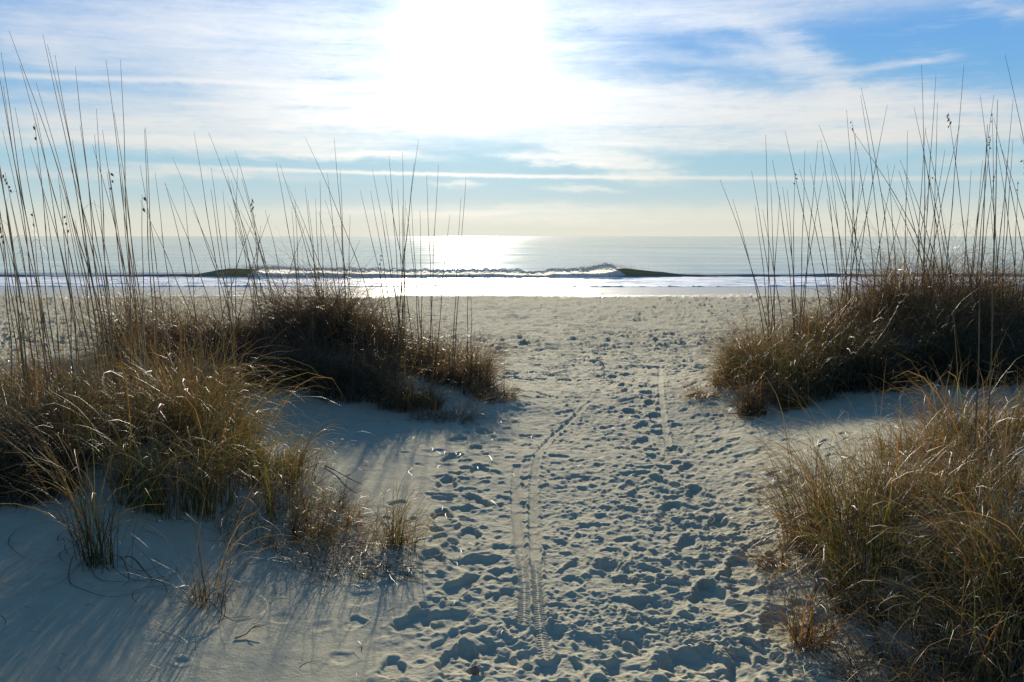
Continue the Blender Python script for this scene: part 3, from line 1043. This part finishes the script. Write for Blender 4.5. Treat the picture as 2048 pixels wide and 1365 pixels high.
def stalk(key, top, bpx, d, r, bend=0.0, seed=0, thick=1.0, dtop=None, leaf=True):
    """one tall stem of the clump: from the ground under photo column bpx at depth d, up to the point seen at pixel `top`"""
    o, ox, oy, oz = CL[key]
    bx = (bpx - 1024) / FPX * d
    by = d + r.uniform(-.12, .12)
    bz = float(H0(bx, by)) - 0.03
    dt = dtop if dtop else d + r.uniform(-.25, .25)
    rv = ray(*top)
    T_ = rv / rv[1] * dt + np.array([0, 0, CAMZ])
    B_ = np.array([bx, by, bz])
    mid_ = (B_ + T_) / 2 + np.array([(bend if bend else (B_[0] - T_[0]) * 0.0) + (T_[0] - B_[0]) * -0.16, 0, 0.0]) + np.array([r.uniform(-.02, .02), r.uniform(-.04, .04), 0])
    n = 22
    pts, rads = [], []
    wob_ = r.uniform(0, 6)
    for i in range(n):
        t = i / (n - 1)
        p_ = (1 - t) ** 2 * B_ + 2 * t * (1 - t) * mid_ + t * t * T_
        p_ = p_ + np.array([0.006 * math.sin(t * 14 + wob_), 0.005 * math.cos(t * 11 + wob_), 0]) * (1 - abs(2 * t - 1))
        pts.append(p_)
        node = 1.35 if i in (3, 6, 10, 14) else 1.0
        rads.append(thick * node * (0.0030 * (1 - t) ** 0.7 + 0.0011))
    V, F = tube(pts, rads, 5)
    if leaf:
        # a dry sheath leaf hanging from a node or two
        for q in range(r.choice([1, 1, 2, 3])):
            t = r.uniform(0.15, 0.6)
            p0 = (1 - t) ** 2 * B_ + 2 * t * (1 - t) * mid_ + t * t * T_
            sgn_ = r.choice([-1, 1])
            Lf = r.uniform(0.07, 0.26) * (1.25 if d < 6 else 1.0)
            lp = []
            for i in range(9):
                u = i / 8
                lp.append(p0 + np.array([sgn_ * Lf * (0.55 * u), r.uniform(-.006, .006), Lf * (0.9 * u - 1.15 * u * u)]))
            v2, f2 = tube(lp, [0.0011 * (1 - 0.8 * i / 8) for i in range(9)], 3)
            b = len(V)
            V += v2
            F += [tuple(i + b for i in f) for f in f2]
    s_ = link('stalk', py_mesh('stalk', V, F, True, (ox, oy, oz)), mstalk, o)
    Td = pts[-1] - pts[-3]
    Td /= np.linalg.norm(Td)
    if seed:
        V, F = spikelets(pts[-1], Td, seed, 0.014, r)
        link('seed_head', py_mesh('seed_head', V, F, False, (ox, oy, oz)), mseed, s_)
    return s_


GA, GB = 'grass clumps on the dune mounds', 'sparse tufts along the path edge'
# key, name, x, y, rx, ry, [(n, style, pal, hscale)], stalky, lean, label
def wxy(px, d):
    return (px - 1024) / FPX * d


SPEC = [
    # left mound, from its peak outwards
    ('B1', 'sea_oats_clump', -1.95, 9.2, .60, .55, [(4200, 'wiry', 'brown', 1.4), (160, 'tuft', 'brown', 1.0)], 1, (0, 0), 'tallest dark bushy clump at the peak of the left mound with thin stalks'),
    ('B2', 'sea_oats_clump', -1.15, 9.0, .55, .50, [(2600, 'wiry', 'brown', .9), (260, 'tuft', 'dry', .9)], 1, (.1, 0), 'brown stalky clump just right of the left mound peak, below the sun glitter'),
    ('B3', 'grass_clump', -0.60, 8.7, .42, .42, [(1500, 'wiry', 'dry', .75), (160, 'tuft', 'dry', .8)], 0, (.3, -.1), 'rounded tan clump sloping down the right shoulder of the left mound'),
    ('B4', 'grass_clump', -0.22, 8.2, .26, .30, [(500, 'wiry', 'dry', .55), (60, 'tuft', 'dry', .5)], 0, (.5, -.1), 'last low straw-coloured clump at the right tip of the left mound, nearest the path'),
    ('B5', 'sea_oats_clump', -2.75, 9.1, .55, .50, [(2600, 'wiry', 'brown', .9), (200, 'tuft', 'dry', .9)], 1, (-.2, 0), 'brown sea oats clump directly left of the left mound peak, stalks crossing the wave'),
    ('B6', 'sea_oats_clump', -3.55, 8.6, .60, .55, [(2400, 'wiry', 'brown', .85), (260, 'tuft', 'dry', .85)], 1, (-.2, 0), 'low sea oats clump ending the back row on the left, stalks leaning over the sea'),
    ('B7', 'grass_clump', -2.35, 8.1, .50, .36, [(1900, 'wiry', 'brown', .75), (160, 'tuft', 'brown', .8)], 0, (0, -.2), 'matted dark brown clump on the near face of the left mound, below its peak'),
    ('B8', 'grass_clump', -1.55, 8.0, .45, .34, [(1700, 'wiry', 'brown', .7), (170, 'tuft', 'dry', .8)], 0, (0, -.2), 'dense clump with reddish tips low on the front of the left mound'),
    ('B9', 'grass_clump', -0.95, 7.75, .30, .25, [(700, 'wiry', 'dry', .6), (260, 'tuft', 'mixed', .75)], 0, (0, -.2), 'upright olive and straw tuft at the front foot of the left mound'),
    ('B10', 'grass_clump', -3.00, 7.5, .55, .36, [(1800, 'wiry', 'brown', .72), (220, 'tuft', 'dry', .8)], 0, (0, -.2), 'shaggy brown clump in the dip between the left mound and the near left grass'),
    ('B11', 'grass_tuft', -0.62, 7.35, .28, .16, [(260, 'low', 'rust', .8)], 0, (.3, -.2), 'low rusty straggling tuft on sand in front of the left mound'),
    ('B12', 'grass_clump', -4.60, 7.6, .55, .50, [(900, 'wiry', 'rust', .7), (90, 'tuft', 'rust', .7)], 0, (-.2, 0), 'small reddish clump against the open beach at the far left edge'),
    # near left
    ('F1', 'sea_oats_clump', -2.95, 5.6, .55, .45, [(1500, 'wiry', 'brown', .9), (480, 'tuft', 'mixed', 1.05)], 1, (-.1, 0), 'tall sea oats clump at the left edge with many long stalks leaning left'),
    ('F2', 'sea_oats_clump', -2.20, 5.7, .45, .40, [(1100, 'wiry', 'dry', .8), (480, 'tuft', 'mixed', .95)], 1, (.1, 0), 'second tall sea oats clump in from the left edge, ochre blades at the foot'),
    ('F3', 'grass_clump', -1.85, 4.95, .35, .30, [(500, 'wiry', 'dry', .8), (620, 'tuft', 'mixed', .95)], 0, (.4, 0), 'ochre and green clump with arching tips right of the tall left stalks'),
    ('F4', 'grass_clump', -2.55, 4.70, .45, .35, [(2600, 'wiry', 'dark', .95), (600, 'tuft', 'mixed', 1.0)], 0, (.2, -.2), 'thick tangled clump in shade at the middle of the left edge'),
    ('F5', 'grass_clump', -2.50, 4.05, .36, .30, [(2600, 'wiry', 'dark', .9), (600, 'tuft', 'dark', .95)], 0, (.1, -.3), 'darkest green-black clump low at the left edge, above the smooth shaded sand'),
    ('F6', 'grass_clump', -1.75, 4.25, .30, .26, [(500, 'wiry', 'dry', .75), (400, 'tuft', 'green', .85)], 0, (.5, -.2), 'green-bladed clump with long tips arching right over the shaded sand'),
    ('F7', 'grass_clump', -1.42, 4.80, .30, .28, [(380, 'wiry', 'dry', .6), (400, 'tuft', 'green', .75)], 0, (.6, 0), 'bright green and orange clump in front of the bare sand hollow'),
    ('F8', 'grass_clump', -1.08, 4.45, .26, .24, [(300, 'low', 'rust', .9), (110, 'tuft', 'green', .6)], 0, (.6, 0), 'knee-low red and green clump at the right end of the near left grass'),
    ('F9', 'grass_clump', -1.15, 4.02, .30, .20, [(260, 'low', 'mixed', 1.), (60, 'tuft', 'mixed', .5)], 0, (.5, -.1), 'tangled straw clump where the near left grass thins into shaded sand'),
    ('F10', 'grass_tuft', -0.80, 4.15, .26, .20, [(210, 'low', 'rust', .9), (14, 'tuft', 'green', .4)], 0, (.5, -.1), 'wispy reddish tuft sprawling on sunlit sand beside the footprints'),
    ('F11', 'grass_tuft', -0.56, 4.10, .07, .05, [(50, 'tuft', 'green', .5), (34, 'low', 'mixed', .8)], 0, (.5, 0), 'tiny isolated green sprig on the sand, rightmost of the left side'),
    ('F12', 'grass_tuft', -1.72, 3.42, .05, .04, [(80, 'tuft', 'mixed', 1.55)], 0, (-.35, 0), 'front tuft with tall arching blades and coils lying on the shaded sand'),
    ('F13', 'grass_tuft', -1.25, 3.28, .05, .05, [(26, 'tuft', 'dry', .8), (22, 'low', 'dry', .9)], 0, (.4, -.1), 'small forked tuft alone on smooth shaded sand'),
    ('F14', 'grass_tuft', -0.72, 3.75, .28, .14, [(170, 'low', 'brown', .9)], 0, (.3, -.2), 'thin scatter of dry broken blades on shadowed sand below the near left grass'),
    # right mound
    ('R1', 'grass_clump', 2.36, 8.35, .36, .36, [(1300, 'wiry', 'rust', .75), (320, 'tuft', 'green', .9)], 0, (-.4, 0), 'russet clump at the left tip of the right mound, beside the path'),
    ('R2', 'sea_oats_clump', 2.75, 8.5, .50, .45, [(2000, 'wiry', 'rust', .85), (240, 'tuft', 'dry', .9)], 1, (-.2, 0), 'sea oats clump with thin leaning stalks, first along the right mound from the path'),
    ('R3', 'sea_oats_clump', 3.50, 8.8, .55, .50, [(2500, 'wiry', 'brown', .95), (240, 'tuft', 'rust', .9)], 1, (0, 0), 'sea oats clump in the middle of the right mound with crossing stalks'),
    ('R4', 'sea_oats_clump', 4.25, 8.6, .60, .55, [(3000, 'wiry', 'rust', 1.05), (240, 'tuft', 'rust', 1.0)], 1, (0, 0), 'tallest reddish sea oats clump on the right mound with dark seed heads'),
    ('R5', 'sea_oats_clump', 5.05, 8.4, .60, .55, [(2600, 'wiry', 'rust', .95), (200, 'tuft', 'dry', .9)], 1, (0, 0), 'sea oats clump cut off by the right edge on the back mound'),
    ('R6', 'grass_clump', 2.60, 7.6, .38, .30, [(600, 'wiry', 'brown', .75), (520, 'tuft', 'green', .95)], 0, (-.3, -.2), 'green fountain-like clump at the front foot of the right mound'),
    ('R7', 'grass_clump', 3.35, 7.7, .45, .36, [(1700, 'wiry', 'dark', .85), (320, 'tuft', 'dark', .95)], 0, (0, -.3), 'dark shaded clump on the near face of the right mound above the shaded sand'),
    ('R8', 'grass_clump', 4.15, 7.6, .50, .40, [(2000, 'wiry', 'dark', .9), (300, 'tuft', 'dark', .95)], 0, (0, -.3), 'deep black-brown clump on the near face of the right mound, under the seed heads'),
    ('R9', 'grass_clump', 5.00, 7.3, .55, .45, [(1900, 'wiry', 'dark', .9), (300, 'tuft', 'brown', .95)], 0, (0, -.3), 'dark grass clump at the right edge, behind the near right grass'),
    ('R10', 'grass_tuft', 2.05, 7.15, .12, .12, [(260, 'wiry', 'brown', .6), (40, 'tuft', 'rust', .5)], 0, (-.2, 0), 'small round brown tuft alone on the sand below the right mound'),
    ('R11', 'grass_tuft', 1.82, 8.0, .13, .08, [(130, 'low', 'rust', .7)], 0, (-.3, 0), 'smallest orange tuft lying beside the path left of the right mound'),
    ('R12', 'grass_tuft', 2.42, 7.2, .12, .09, [(150, 'tuft', 'rust', .6), (80, 'low', 'rust', .7)], 0, (-.1, 0), 'slim russet tuft between the small round tuft and the right mound'),
    # near right
    ('N1', 'grass_clump', 1.62, 3.95, .30, .28, [(560, 'wiry', 'rust', .75), (420, 'tuft', 'mixed', .75)], 0, (-.5, .1), 'orange-brown clump at the upper left of the near right grass'),
    ('N2', 'sea_oats_clump', 2.12, 4.05, .38, .32, [(1000, 'wiry', 'rust', .85), (420, 'tuft', 'mixed', .85)], 1, (0, .1), 'near right clump carrying two thick tall stalks'),
    ('N3', 'grass_clump', 1.55, 3.30, .26, .26, [(460, 'wiry', 'dry', .65), (520, 'tuft', 'green', .72)], 0, (-.4, 0), 'yellow-green clump at the centre of the near right grass'),
    ('N4', 'grass_clump', 2.00, 3.35, .34, .28, [(800, 'wiry', 'dry', .75), (520, 'tuft', 'mixed', .8)], 0, (0, 0), 'dense rusty-green clump against the right edge near the camera'),
    ('N5', 'grass_clump', 1.72, 2.80, .28, .22, [(700, 'wiry', 'dark', .7), (420, 'tuft', 'green', .72)], 0, (-.2, 0), 'dark green clump in the bottom right corner with pale arching blades'),
    ('N11', 'grass_clump', 2.95, 5.10, .40, .30, [(1500, 'wiry', 'rust', .65), (300, 'tuft', 'mixed', .7)], 0, (-.2, 0), 'low russet clump at the right edge in the gap before the right mound'),
    ('N12', 'grass_tuft', 2.42, 4.85, .26, .18, [(500, 'wiry', 'rust', .5), (110, 'low', 'rust', .9), (90, 'tuft', 'mixed', .55)], 0, (-.4, 0), 'small russet tuft on sand just behind the near right grass'),
    ('N9', 'grass_clump', 1.98, 2.72, .26, .24, [(1500, 'wiry', 'dark', .7), (520, 'tuft', 'dark', .8)], 0, (-.1, 0), 'blackish green clump filling the very corner at the bottom right'),
    ('N10', 'grass_clump', 1.45, 2.52, .20, .14, [(500, 'wiry', 'brown', .5), (120, 'tuft', 'mixed', .5)], 0, (-.2, 0), 'low brown clump cut by the bottom edge right of the churned sand'),
    ('N6', 'grass_tuft', 1.12, 3.05, .07, .06, [(90, 'low', 'rust', .8), (40, 'tuft', 'rust', .5)], 0, (-.2, 0), 'thin rust-red tuft on churned sand left of the near right grass'),
    ('N7', 'grass_tuft', 1.30, 3.75, .16, .12, [(130, 'low', 'rust', .8), (30, 'tuft', 'mixed', .5)], 0, (-.4, 0), 'loose orange tuft trailing toward the path from the near right grass'),
    ('N8', 'grass_tuft', 1.32, 2.78, .16, .12, [(150, 'low', 'brown', .8)], 0, (-.4, 0), 'flat brown tuft on churned sand at the bottom right'),
]
NEAR_H = {'F1': 0.72, 'F2': 0.72, 'F3': 0.80, 'F4': 0.80, 'B5': 1.1, 'B6': 1.2, 'B10': 1.15, 'B2': 1.1, 'R4': 1.2, 'R5': 1.2, 'R3': 1.1}
REED = {'B1': (70, 'dry', 1.), 'B2': (110, 'dry', .95), 'B3': (60, 'dry', .6), 'B4': (24, 'dry', .5), 'B5': (80, 'dry', .95), 'B6': (90, 'dry', .95), 'B7': (70, 'mixed', .75),
        'B8': (40, 'mixed', .7), 'B9': (40, 'mixed', .6), 'B10': (60, 'mixed', .8), 'F1': (150, 'mixed', 1.05), 'F2': (130, 'mixed', 1.), 'F3': (40, 'green', .75), 'F4': (50, 'mixed', .75),
        'F6': (24, 'green', .6), 'F7': (36, 'green', .55), 'F8': (14, 'rust', .4), 'R1': (40, 'dry', .75), 'R2': (90, 'rust', .9), 'R3': (90, 'rust', .95), 'R4': (100, 'rust', 1.),
        'R5': (90, 'rust', 1.), 'R6': (30, 'green', .7), 'N1': (24, 'rust', .6), 'N2': (50, 'rust', .8), 'N3': (20, 'mixed', .5), 'N4': (40, 'mixed', .6), 'N9': (16, 'mixed', .4), 'R7': (60, 'mixed', .75), 'R8': (60, 'rust', .8), 'R9': (60, 'rust', .8), 'B11': (10, 'rust', .35)}
for i, (key, name, x, y, rx, ry, packs, stalky, lean, label) in enumerate(SPEC):
    d_ = y
    pk = [blades(x, y, rx, ry, int(n * ((1.05 if st == 'wiry' else 1.6) if d_ > 6 else 0.62 if st == 'wiry' else 1.25)), st, 100 + i * 7 + j, lean, hs * (NEAR_H.get(key, 1.0)), pal) for j, (n, st, pal, hs) in enumerate(packs)]
    if key in REED:
        pk.append(blades(x, y, rx, ry, REED[key][0], 'reed', 900 + i, lean, REED[key][2], REED[key][1]))
    if key in ('F12', 'F13'):
        r = np.random.RandomState(40 + i)
        for q in range(14 if key == 'F12' else 5):
            pk.append(lying_curl(x + r.normal(0, .03), y + r.normal(0, .02), r.uniform(-math.pi, 0.3), r.uniform(.35, .8), r.choice([-1, 1]) * r.uniform(2.5, 5.5), r))
    if key in ('N8', 'N3', 'F9', 'F14'):
        r = np.random.RandomState(60 + i)
        for q in range(6):
            pk.append(lying_curl(x + r.normal(0, .15), y + r.normal(0, .08), r.uniform(-math.pi, 0.0), r.uniform(.2, .45), r.choice([-1, 1]) * r.uniform(.6, 2.5), r))
    clump(key, name, x, y, label, pk, GA if 'tuft' not in name else GB, 'grass', bool(stalky))

# ------------------------------------------------------------------ stalks: (clump, top pixel, foot column, depth, seed spikelets)
r = random.Random(3)
ST = [
    # near left
    ('F1', (18, 62), 250, 5.6, 0), ('F1', (86, 70), 215, 5.4, 0), ('F1', (2, 105), 110, 5.4, 0), ('F1', (72, 165), 205, 5.8, 0),
    ('F2', (241, 120), 262, 5.5, 0), ('F2', (193, 218), 232, 5.7, 0), ('F2', (228, 225), 300, 5.8, 0), ('F2', (291, 255), 318, 5.9, 0),
    ('F1', (6, 170), 70, 5.3, 0), ('F1', (30, 215), 120, 5.5, 0), ('F1', (72, 225), 150, 5.7, 0), ('F1', (-30, 140), 60, 5.2, 0), ('F1', (-20, 230), 40, 5.4, 0),
    ('F1', (-40, 300), 50, 5.7, 0), ('F1', (60, 290), 170, 5.6, 0), ('F1', (10, 345), 90, 5.5, 5), ('F2', (140, 330), 245, 5.8, 0), ('F2', (205, 260), 270, 5.9, 0),
    ('F2', (218, 342), 262, 5.6, 3), ('F1', (120, 370), 190, 5.8, 0), ('F2', (132, 428), 160, 5.6, 3), ('F1', (95, 90), 225, 5.7, 0), ('F1', (0, 440), 30, 5.2, 5),
    ('F2', (160, 250), 240, 5.3, 0), ('F1', (40, 130), 180, 5.6, 0), ('F1', (110, 110), 225, 5.5, 0), ('F2', (280, 330), 335, 6.0, 0), ('F1', (-20, 60), 100, 5.4, 0),
    ('F1', (20, 400), 60, 5.6, 0), ('F2', (330, 365), 420, 6.0, 0), ('F1', (150, 440), 200, 5.4, 0), ('F2', (250, 380), 290, 5.4, 0), ('F1', (5, 260), 130, 5.9, 0),
    ('F2', (185, 290), 300, 5.6, 0), ('F1', (75, 330), 140, 5.3, 0), ('F1', (-15, 380), 80, 5.8, 0), ('F2', (212, 120), 270, 5.7, 0),
    # left back row
    ('B6', (388, 265), 445, 8.6, 0), ('B6', (366, 370), 385, 8.5, 0), ('B6', (417, 265), 560, 8.7, 0), ('B6', (345, 315), 480, 8.6, 0), ('B6', (330, 368), 455, 8.4, 0),
    ('B6', (475, 335), 470, 8.7, 0), ('B6', (280, 400), 400, 8.5, 0), ('B6', (455, 360), 540, 8.6, 0), ('B6', (310, 345), 340, 8.6, 0), ('B6', (540, 428), 455, 8.7, 0),
    ('B5', (455, 350), 520, 9.1, 0), ('B5', (503, 396), 522, 9.0, 7), ('B5', (552, 325), 612, 9.0, 0), ('B5', (560, 330), 650, 9.2, 0), ('B5', (610, 452), 540, 9.1, 0),
    ('B5', (470, 300), 560, 9.0, 0), ('B5', (590, 400), 600, 9.1, 0), ('B5', (520, 470), 500, 9.0, 0), ('B5', (530, 420), 590, 8.9, 0), ('B5', (480, 420), 590, 9.1, 0),
    ('B1', (610, 275), 770, 9.2, 0), ('B1', (668, 275), 692, 9.1, 0), ('B1', (616, 400), 640, 9.3, 0), ('B1', (640, 360), 645, 9.0, 0), ('B1', (720, 480), 640, 9.2, 0),
    ('B1', (650, 400), 720, 9.1, 0), ('B1', (680, 340), 690, 9.1, 0), ('B1', (575, 370), 680, 9.3, 0), ('B1', (700, 430), 690, 9.2, 0),
    ('B2', (745, 340), 805, 9.0, 0), ('B2', (778, 310), 800, 9.0, 0), ('B2', (805, 305), 808, 9.0, 0), ('B2', (837, 280), 788, 9.0, 0), ('B2', (877, 330), 856, 9.0, 0),
    ('B2', (853, 350), 866, 8.9, 0), ('B2', (932, 355), 905, 8.9, 0), ('B2', (760, 508), 765, 9.0, 3), ('B2', (840, 420), 842, 9.1, 0), ('B2', (770, 350), 830, 9.1, 0),
    ('B2', (900, 430), 870, 9.0, 0), ('B2', (720, 380), 790, 9.0, 0), ('B2', (942, 590), 940, 8.9, 0),
    # right mound
    ('R2', (1440, 360), 1555, 8.4, 0), ('R2', (1503, 342), 1562, 8.5, 0), ('R2', (1531, 270), 1545, 8.5, 0), ('R2', (1570, 262), 1655, 8.5, 0), ('R2', (1610, 300), 1610, 8.6, 0),
    ('R2', (1590, 345), 1592, 8.5, 3), ('R2', (1545, 320), 1600, 8.5, 0), ('R2', (1560, 390), 1540, 8.5, 0), ('R2', (1525, 420), 1580, 8.4, 0), ('R2', (1636, 282), 1600, 8.6, 0),
    ('R3', (1638, 250), 1755, 8.8, 0), ('R3', (1693, 220), 1722, 8.8, 0), ('R3', (1641, 280), 1690, 8.7, 0), ('R3', (1722, 175), 1800, 8.8, 0), ('R3', (1721, 190), 1770, 8.9, 0),
    ('R3', (1660, 320), 1700, 8.9, 0), ('R3', (1775, 210), 1710, 8.8, 0), ('R3', (1690, 330), 1690, 8.8, 0), ('R3', (1620, 330), 1680, 8.7, 0), ('R3', (1735, 330), 1665, 8.8, 0),
    ('R3', (1700, 255), 1905, 8.7, 0), ('R3', (1790, 330), 1740, 8.8, 0),
    ('R4', (1843, 130), 1858, 8.6, 0), ('R4', (1872, 150), 1845, 8.6, 0), ('R4', (1928, 130), 1880, 8.6, 0), ('R4', (1815, 262), 1800, 8.6, 0), ('R4', (1897, 225), 1950, 8.6, 9),
    ('R4', (1875, 205), 1868, 8.6, 0), ('R4', (1775, 330), 1790, 8.5, 0), ('R4', (1920, 250), 1850, 8.7, 0), ('R4', (1828, 215), 1900, 8.6, 0), ('R4', (1800, 320), 1900, 8.6, 0),
    ('R4', (1760, 380), 1850, 8.5, 0), ('R4', (1890, 300), 1830, 8.6, 0), ('R4', (1850, 260), 1905, 8.6, 0),
    ('R5', (1984, 225), 1985, 8.4, 2), ('R5', (1982, 270), 1940, 8.4, 5), ('R5', (1988, 190), 1930, 8.4, 0), ('R5', (2010, 110), 2110, 8.3, 0), ('R5', (2036, 362), 2025, 8.4, 2),
    ('R5', (2026, 200), 1975, 8.4, 0), ('R5', (1991, 340), 1965, 8.4, 3), ('R5', (2000, 290), 2090, 8.3, 0), ('R5', (2040, 270), 2180, 8.4, 0), ('R5', (1960, 190), 2000, 8.5, 0),
    ('R5', (2014, 320), 2020, 8.4, 0), ('R5', (2080, 180), 2060, 8.4, 0),
    # near right
    ('N2', (1975, 250), 1966, 4.0, 0), ('N2', (1995, 200), 1988, 4.1, 0),
]
# thinner, shorter stems standing among the tall ones
rx_ = random.Random(77)
extra = []
for (key, top, bpx, d, sdn) in ST:
    if key != 'N2' and rx_.random() < 0.62:
        dxp = rx_.gauss(0, 26)
        low_ = top[1] + (440 - top[1]) * rx_.uniform(0.1, 0.75)
        extra.append((key, (top[0] + (bpx - top[0]) * 0.25 + dxp + rx_.gauss(0, 16), low_), bpx + dxp, d + rx_.uniform(-.15, .15), 2 if rx_.random() < 0.07 else 0))
ST += extra
for (key, top, bpx, d, sdn) in ST:
    near_ = d < 6
    stalk(key, top, bpx, d, r, 0.0, sdn, 1.0 if near_ else 1.15 if d > 7 else 1.0)

# ------------------------------------------------------------------ litter on the sand
def twig(label, px0, py0, px1, py1, rad, bow=0.01, name='twig', cat='twig'):
    a = ground_at(px0, py0)
    b = ground_at(px1, py1)
    n = 9
    pts = []
    for i in range(n):
        t = i / (n - 1)
        x = a[0] * (1 - t) + b[0] * t + bow * math.sin(t * 7)
        y = a[1] * (1 - t) + b[1] * t + bow * math.sin(t * 4)
        pts.append((x, y, float(H0(x, y)) + rad + 0.004 + 0.02 * t * (1 if bow > 0 else 0)))
    V, F = tube(pts, [rad * (1 - .45 * i / (n - 1)) * (1.15 if i % 3 == 0 else 1) for i in range(n)], 6)
    # a broken side branch
    p0 = np.array(pts[5])
    v2, f2 = tube([p0, p0 + np.array([0.012, 0.01, .006]), p0 + np.array([.03, .018, .008])], [rad * .6, rad * .5, rad * .3], 5)
    k = len(V)
    V += v2
    F += [tuple(i + k for i in f) for f in f2]
    o = link(name, py_mesh(name, V, F, True, pts[0]), mtwig)
    o.location = pts[0]
    o['label'] = label
    o['category'] = cat
    o['group'] = 'twigs and dry stems lying on the sand'


twig('dark broken reed stem slanting on sunlit sand beside the near left grass', 650, 935, 722, 977, .0045)
twig('pale curved reed lying in the shadow below the wispy reddish tuft', 715, 1098, 762, 1140, .004)
twig('short dark twig arched on the smooth shaded sand near the bottom', 470, 1282, 530, 1262, .003)
twig('thin bent straw lying across churned sand in the middle of the path', 1225, 1165, 1300, 1175, .0022, .02)
twig('long straw lying diagonally on churned sand near the bottom right', 1405, 1285, 1480, 1330, .0025, .015)


def pebble(label, px, py, rx_, ry_, rz_, seed):
    x, y = ground_at(px, py)
    rs = np.random.RandomState(seed)
    V, F = [], []
    nu, nv = 14, 9
    for j in range(nv):
        v = math.pi * j / (nv - 1)
        for i in range(nu):
            u = 2 * math.pi * i / nu
            k = 1 + 0.18 * float(vnoise(np.array(math.cos(u) * 1.5 + seed), np.array(math.sin(u) * 1.5 + v)))
            V.append((rx_ * math.sin(v) * math.cos(u) * k, ry_ * math.sin(v) * math.sin(u) * k, rz_ * math.cos(v) * k))
    for j in range(nv - 1):
        for i in range(nu):
            F.append((j * nu + i, j * nu + (i + 1) % nu, (j + 1) * nu + (i + 1) % nu, (j + 1) * nu + i))
    o = link('clod', py_mesh('clod', V, F, True), mtwig)
    o.location = (x, y, float(H0(x, y)) + rz_ * 0.7)
    o.rotation_euler = (0.1, 0.1, rs.rand() * 3)
    o['label'] = label
    o['category'] = 'clod'


pebble('small dark brown lump sitting on the sand at the bottom of the path', 950, 1352, .016, .014, .020, 4)


# loose straw and weed fragments strewn over the sand
packs = []
r = np.random.RandomState(91)
for k in range(560):
    q = r.rand()
    if q < 0.15:
        x, y = r.uniform(-2.3, -0.4), r.uniform(2.3, 4.0)
    elif q < 0.45:
        x, y = r.normal(-0.75, .35), r.uniform(3.2, 7.5)
    elif q < 0.75:
        x, y = r.normal(1.35, .35), r.uniform(2.4, 7.6)
    else:
        y = 2.4 + 12 * r.rand()
        x = path_c(y) + r.normal(0, 1.2) * path_w(y)
    a0, ln, tn = r.uniform(0, 6.28), r.uniform(.02, .13) * (1 + 0.1 * y), r.normal(0, 1.2)
    n = 6
    t = np.linspace(0, 1, n)
    a = a0 + tn * t
    xs_ = x + np.cumsum(np.cos(a)) * ln / n
    ys_ = y + np.cumsum(np.sin(a)) * ln / n
    zs_ = H0(xs_, ys_) + 0.010 + 0.012 * np.sin(t * math.pi) * r.rand()
    c = [(0.06, 0.045, 0.03), (0.13, 0.09, 0.05), (0.08, 0.05, 0.03), (0.04, 0.035, 0.03)][r.randint(4)]
    packs.append(ribbon(np.stack([xs_, ys_, zs_], -1), r.uniform(.0008, .0018), c))
o = link('straw_litter', blade_mesh('straw_litter', packs, (0, 0, 0)), mgrass, kind='stuff', category='litter',
         label='scattered bits of dry straw and dark weed lying on the sandy path')
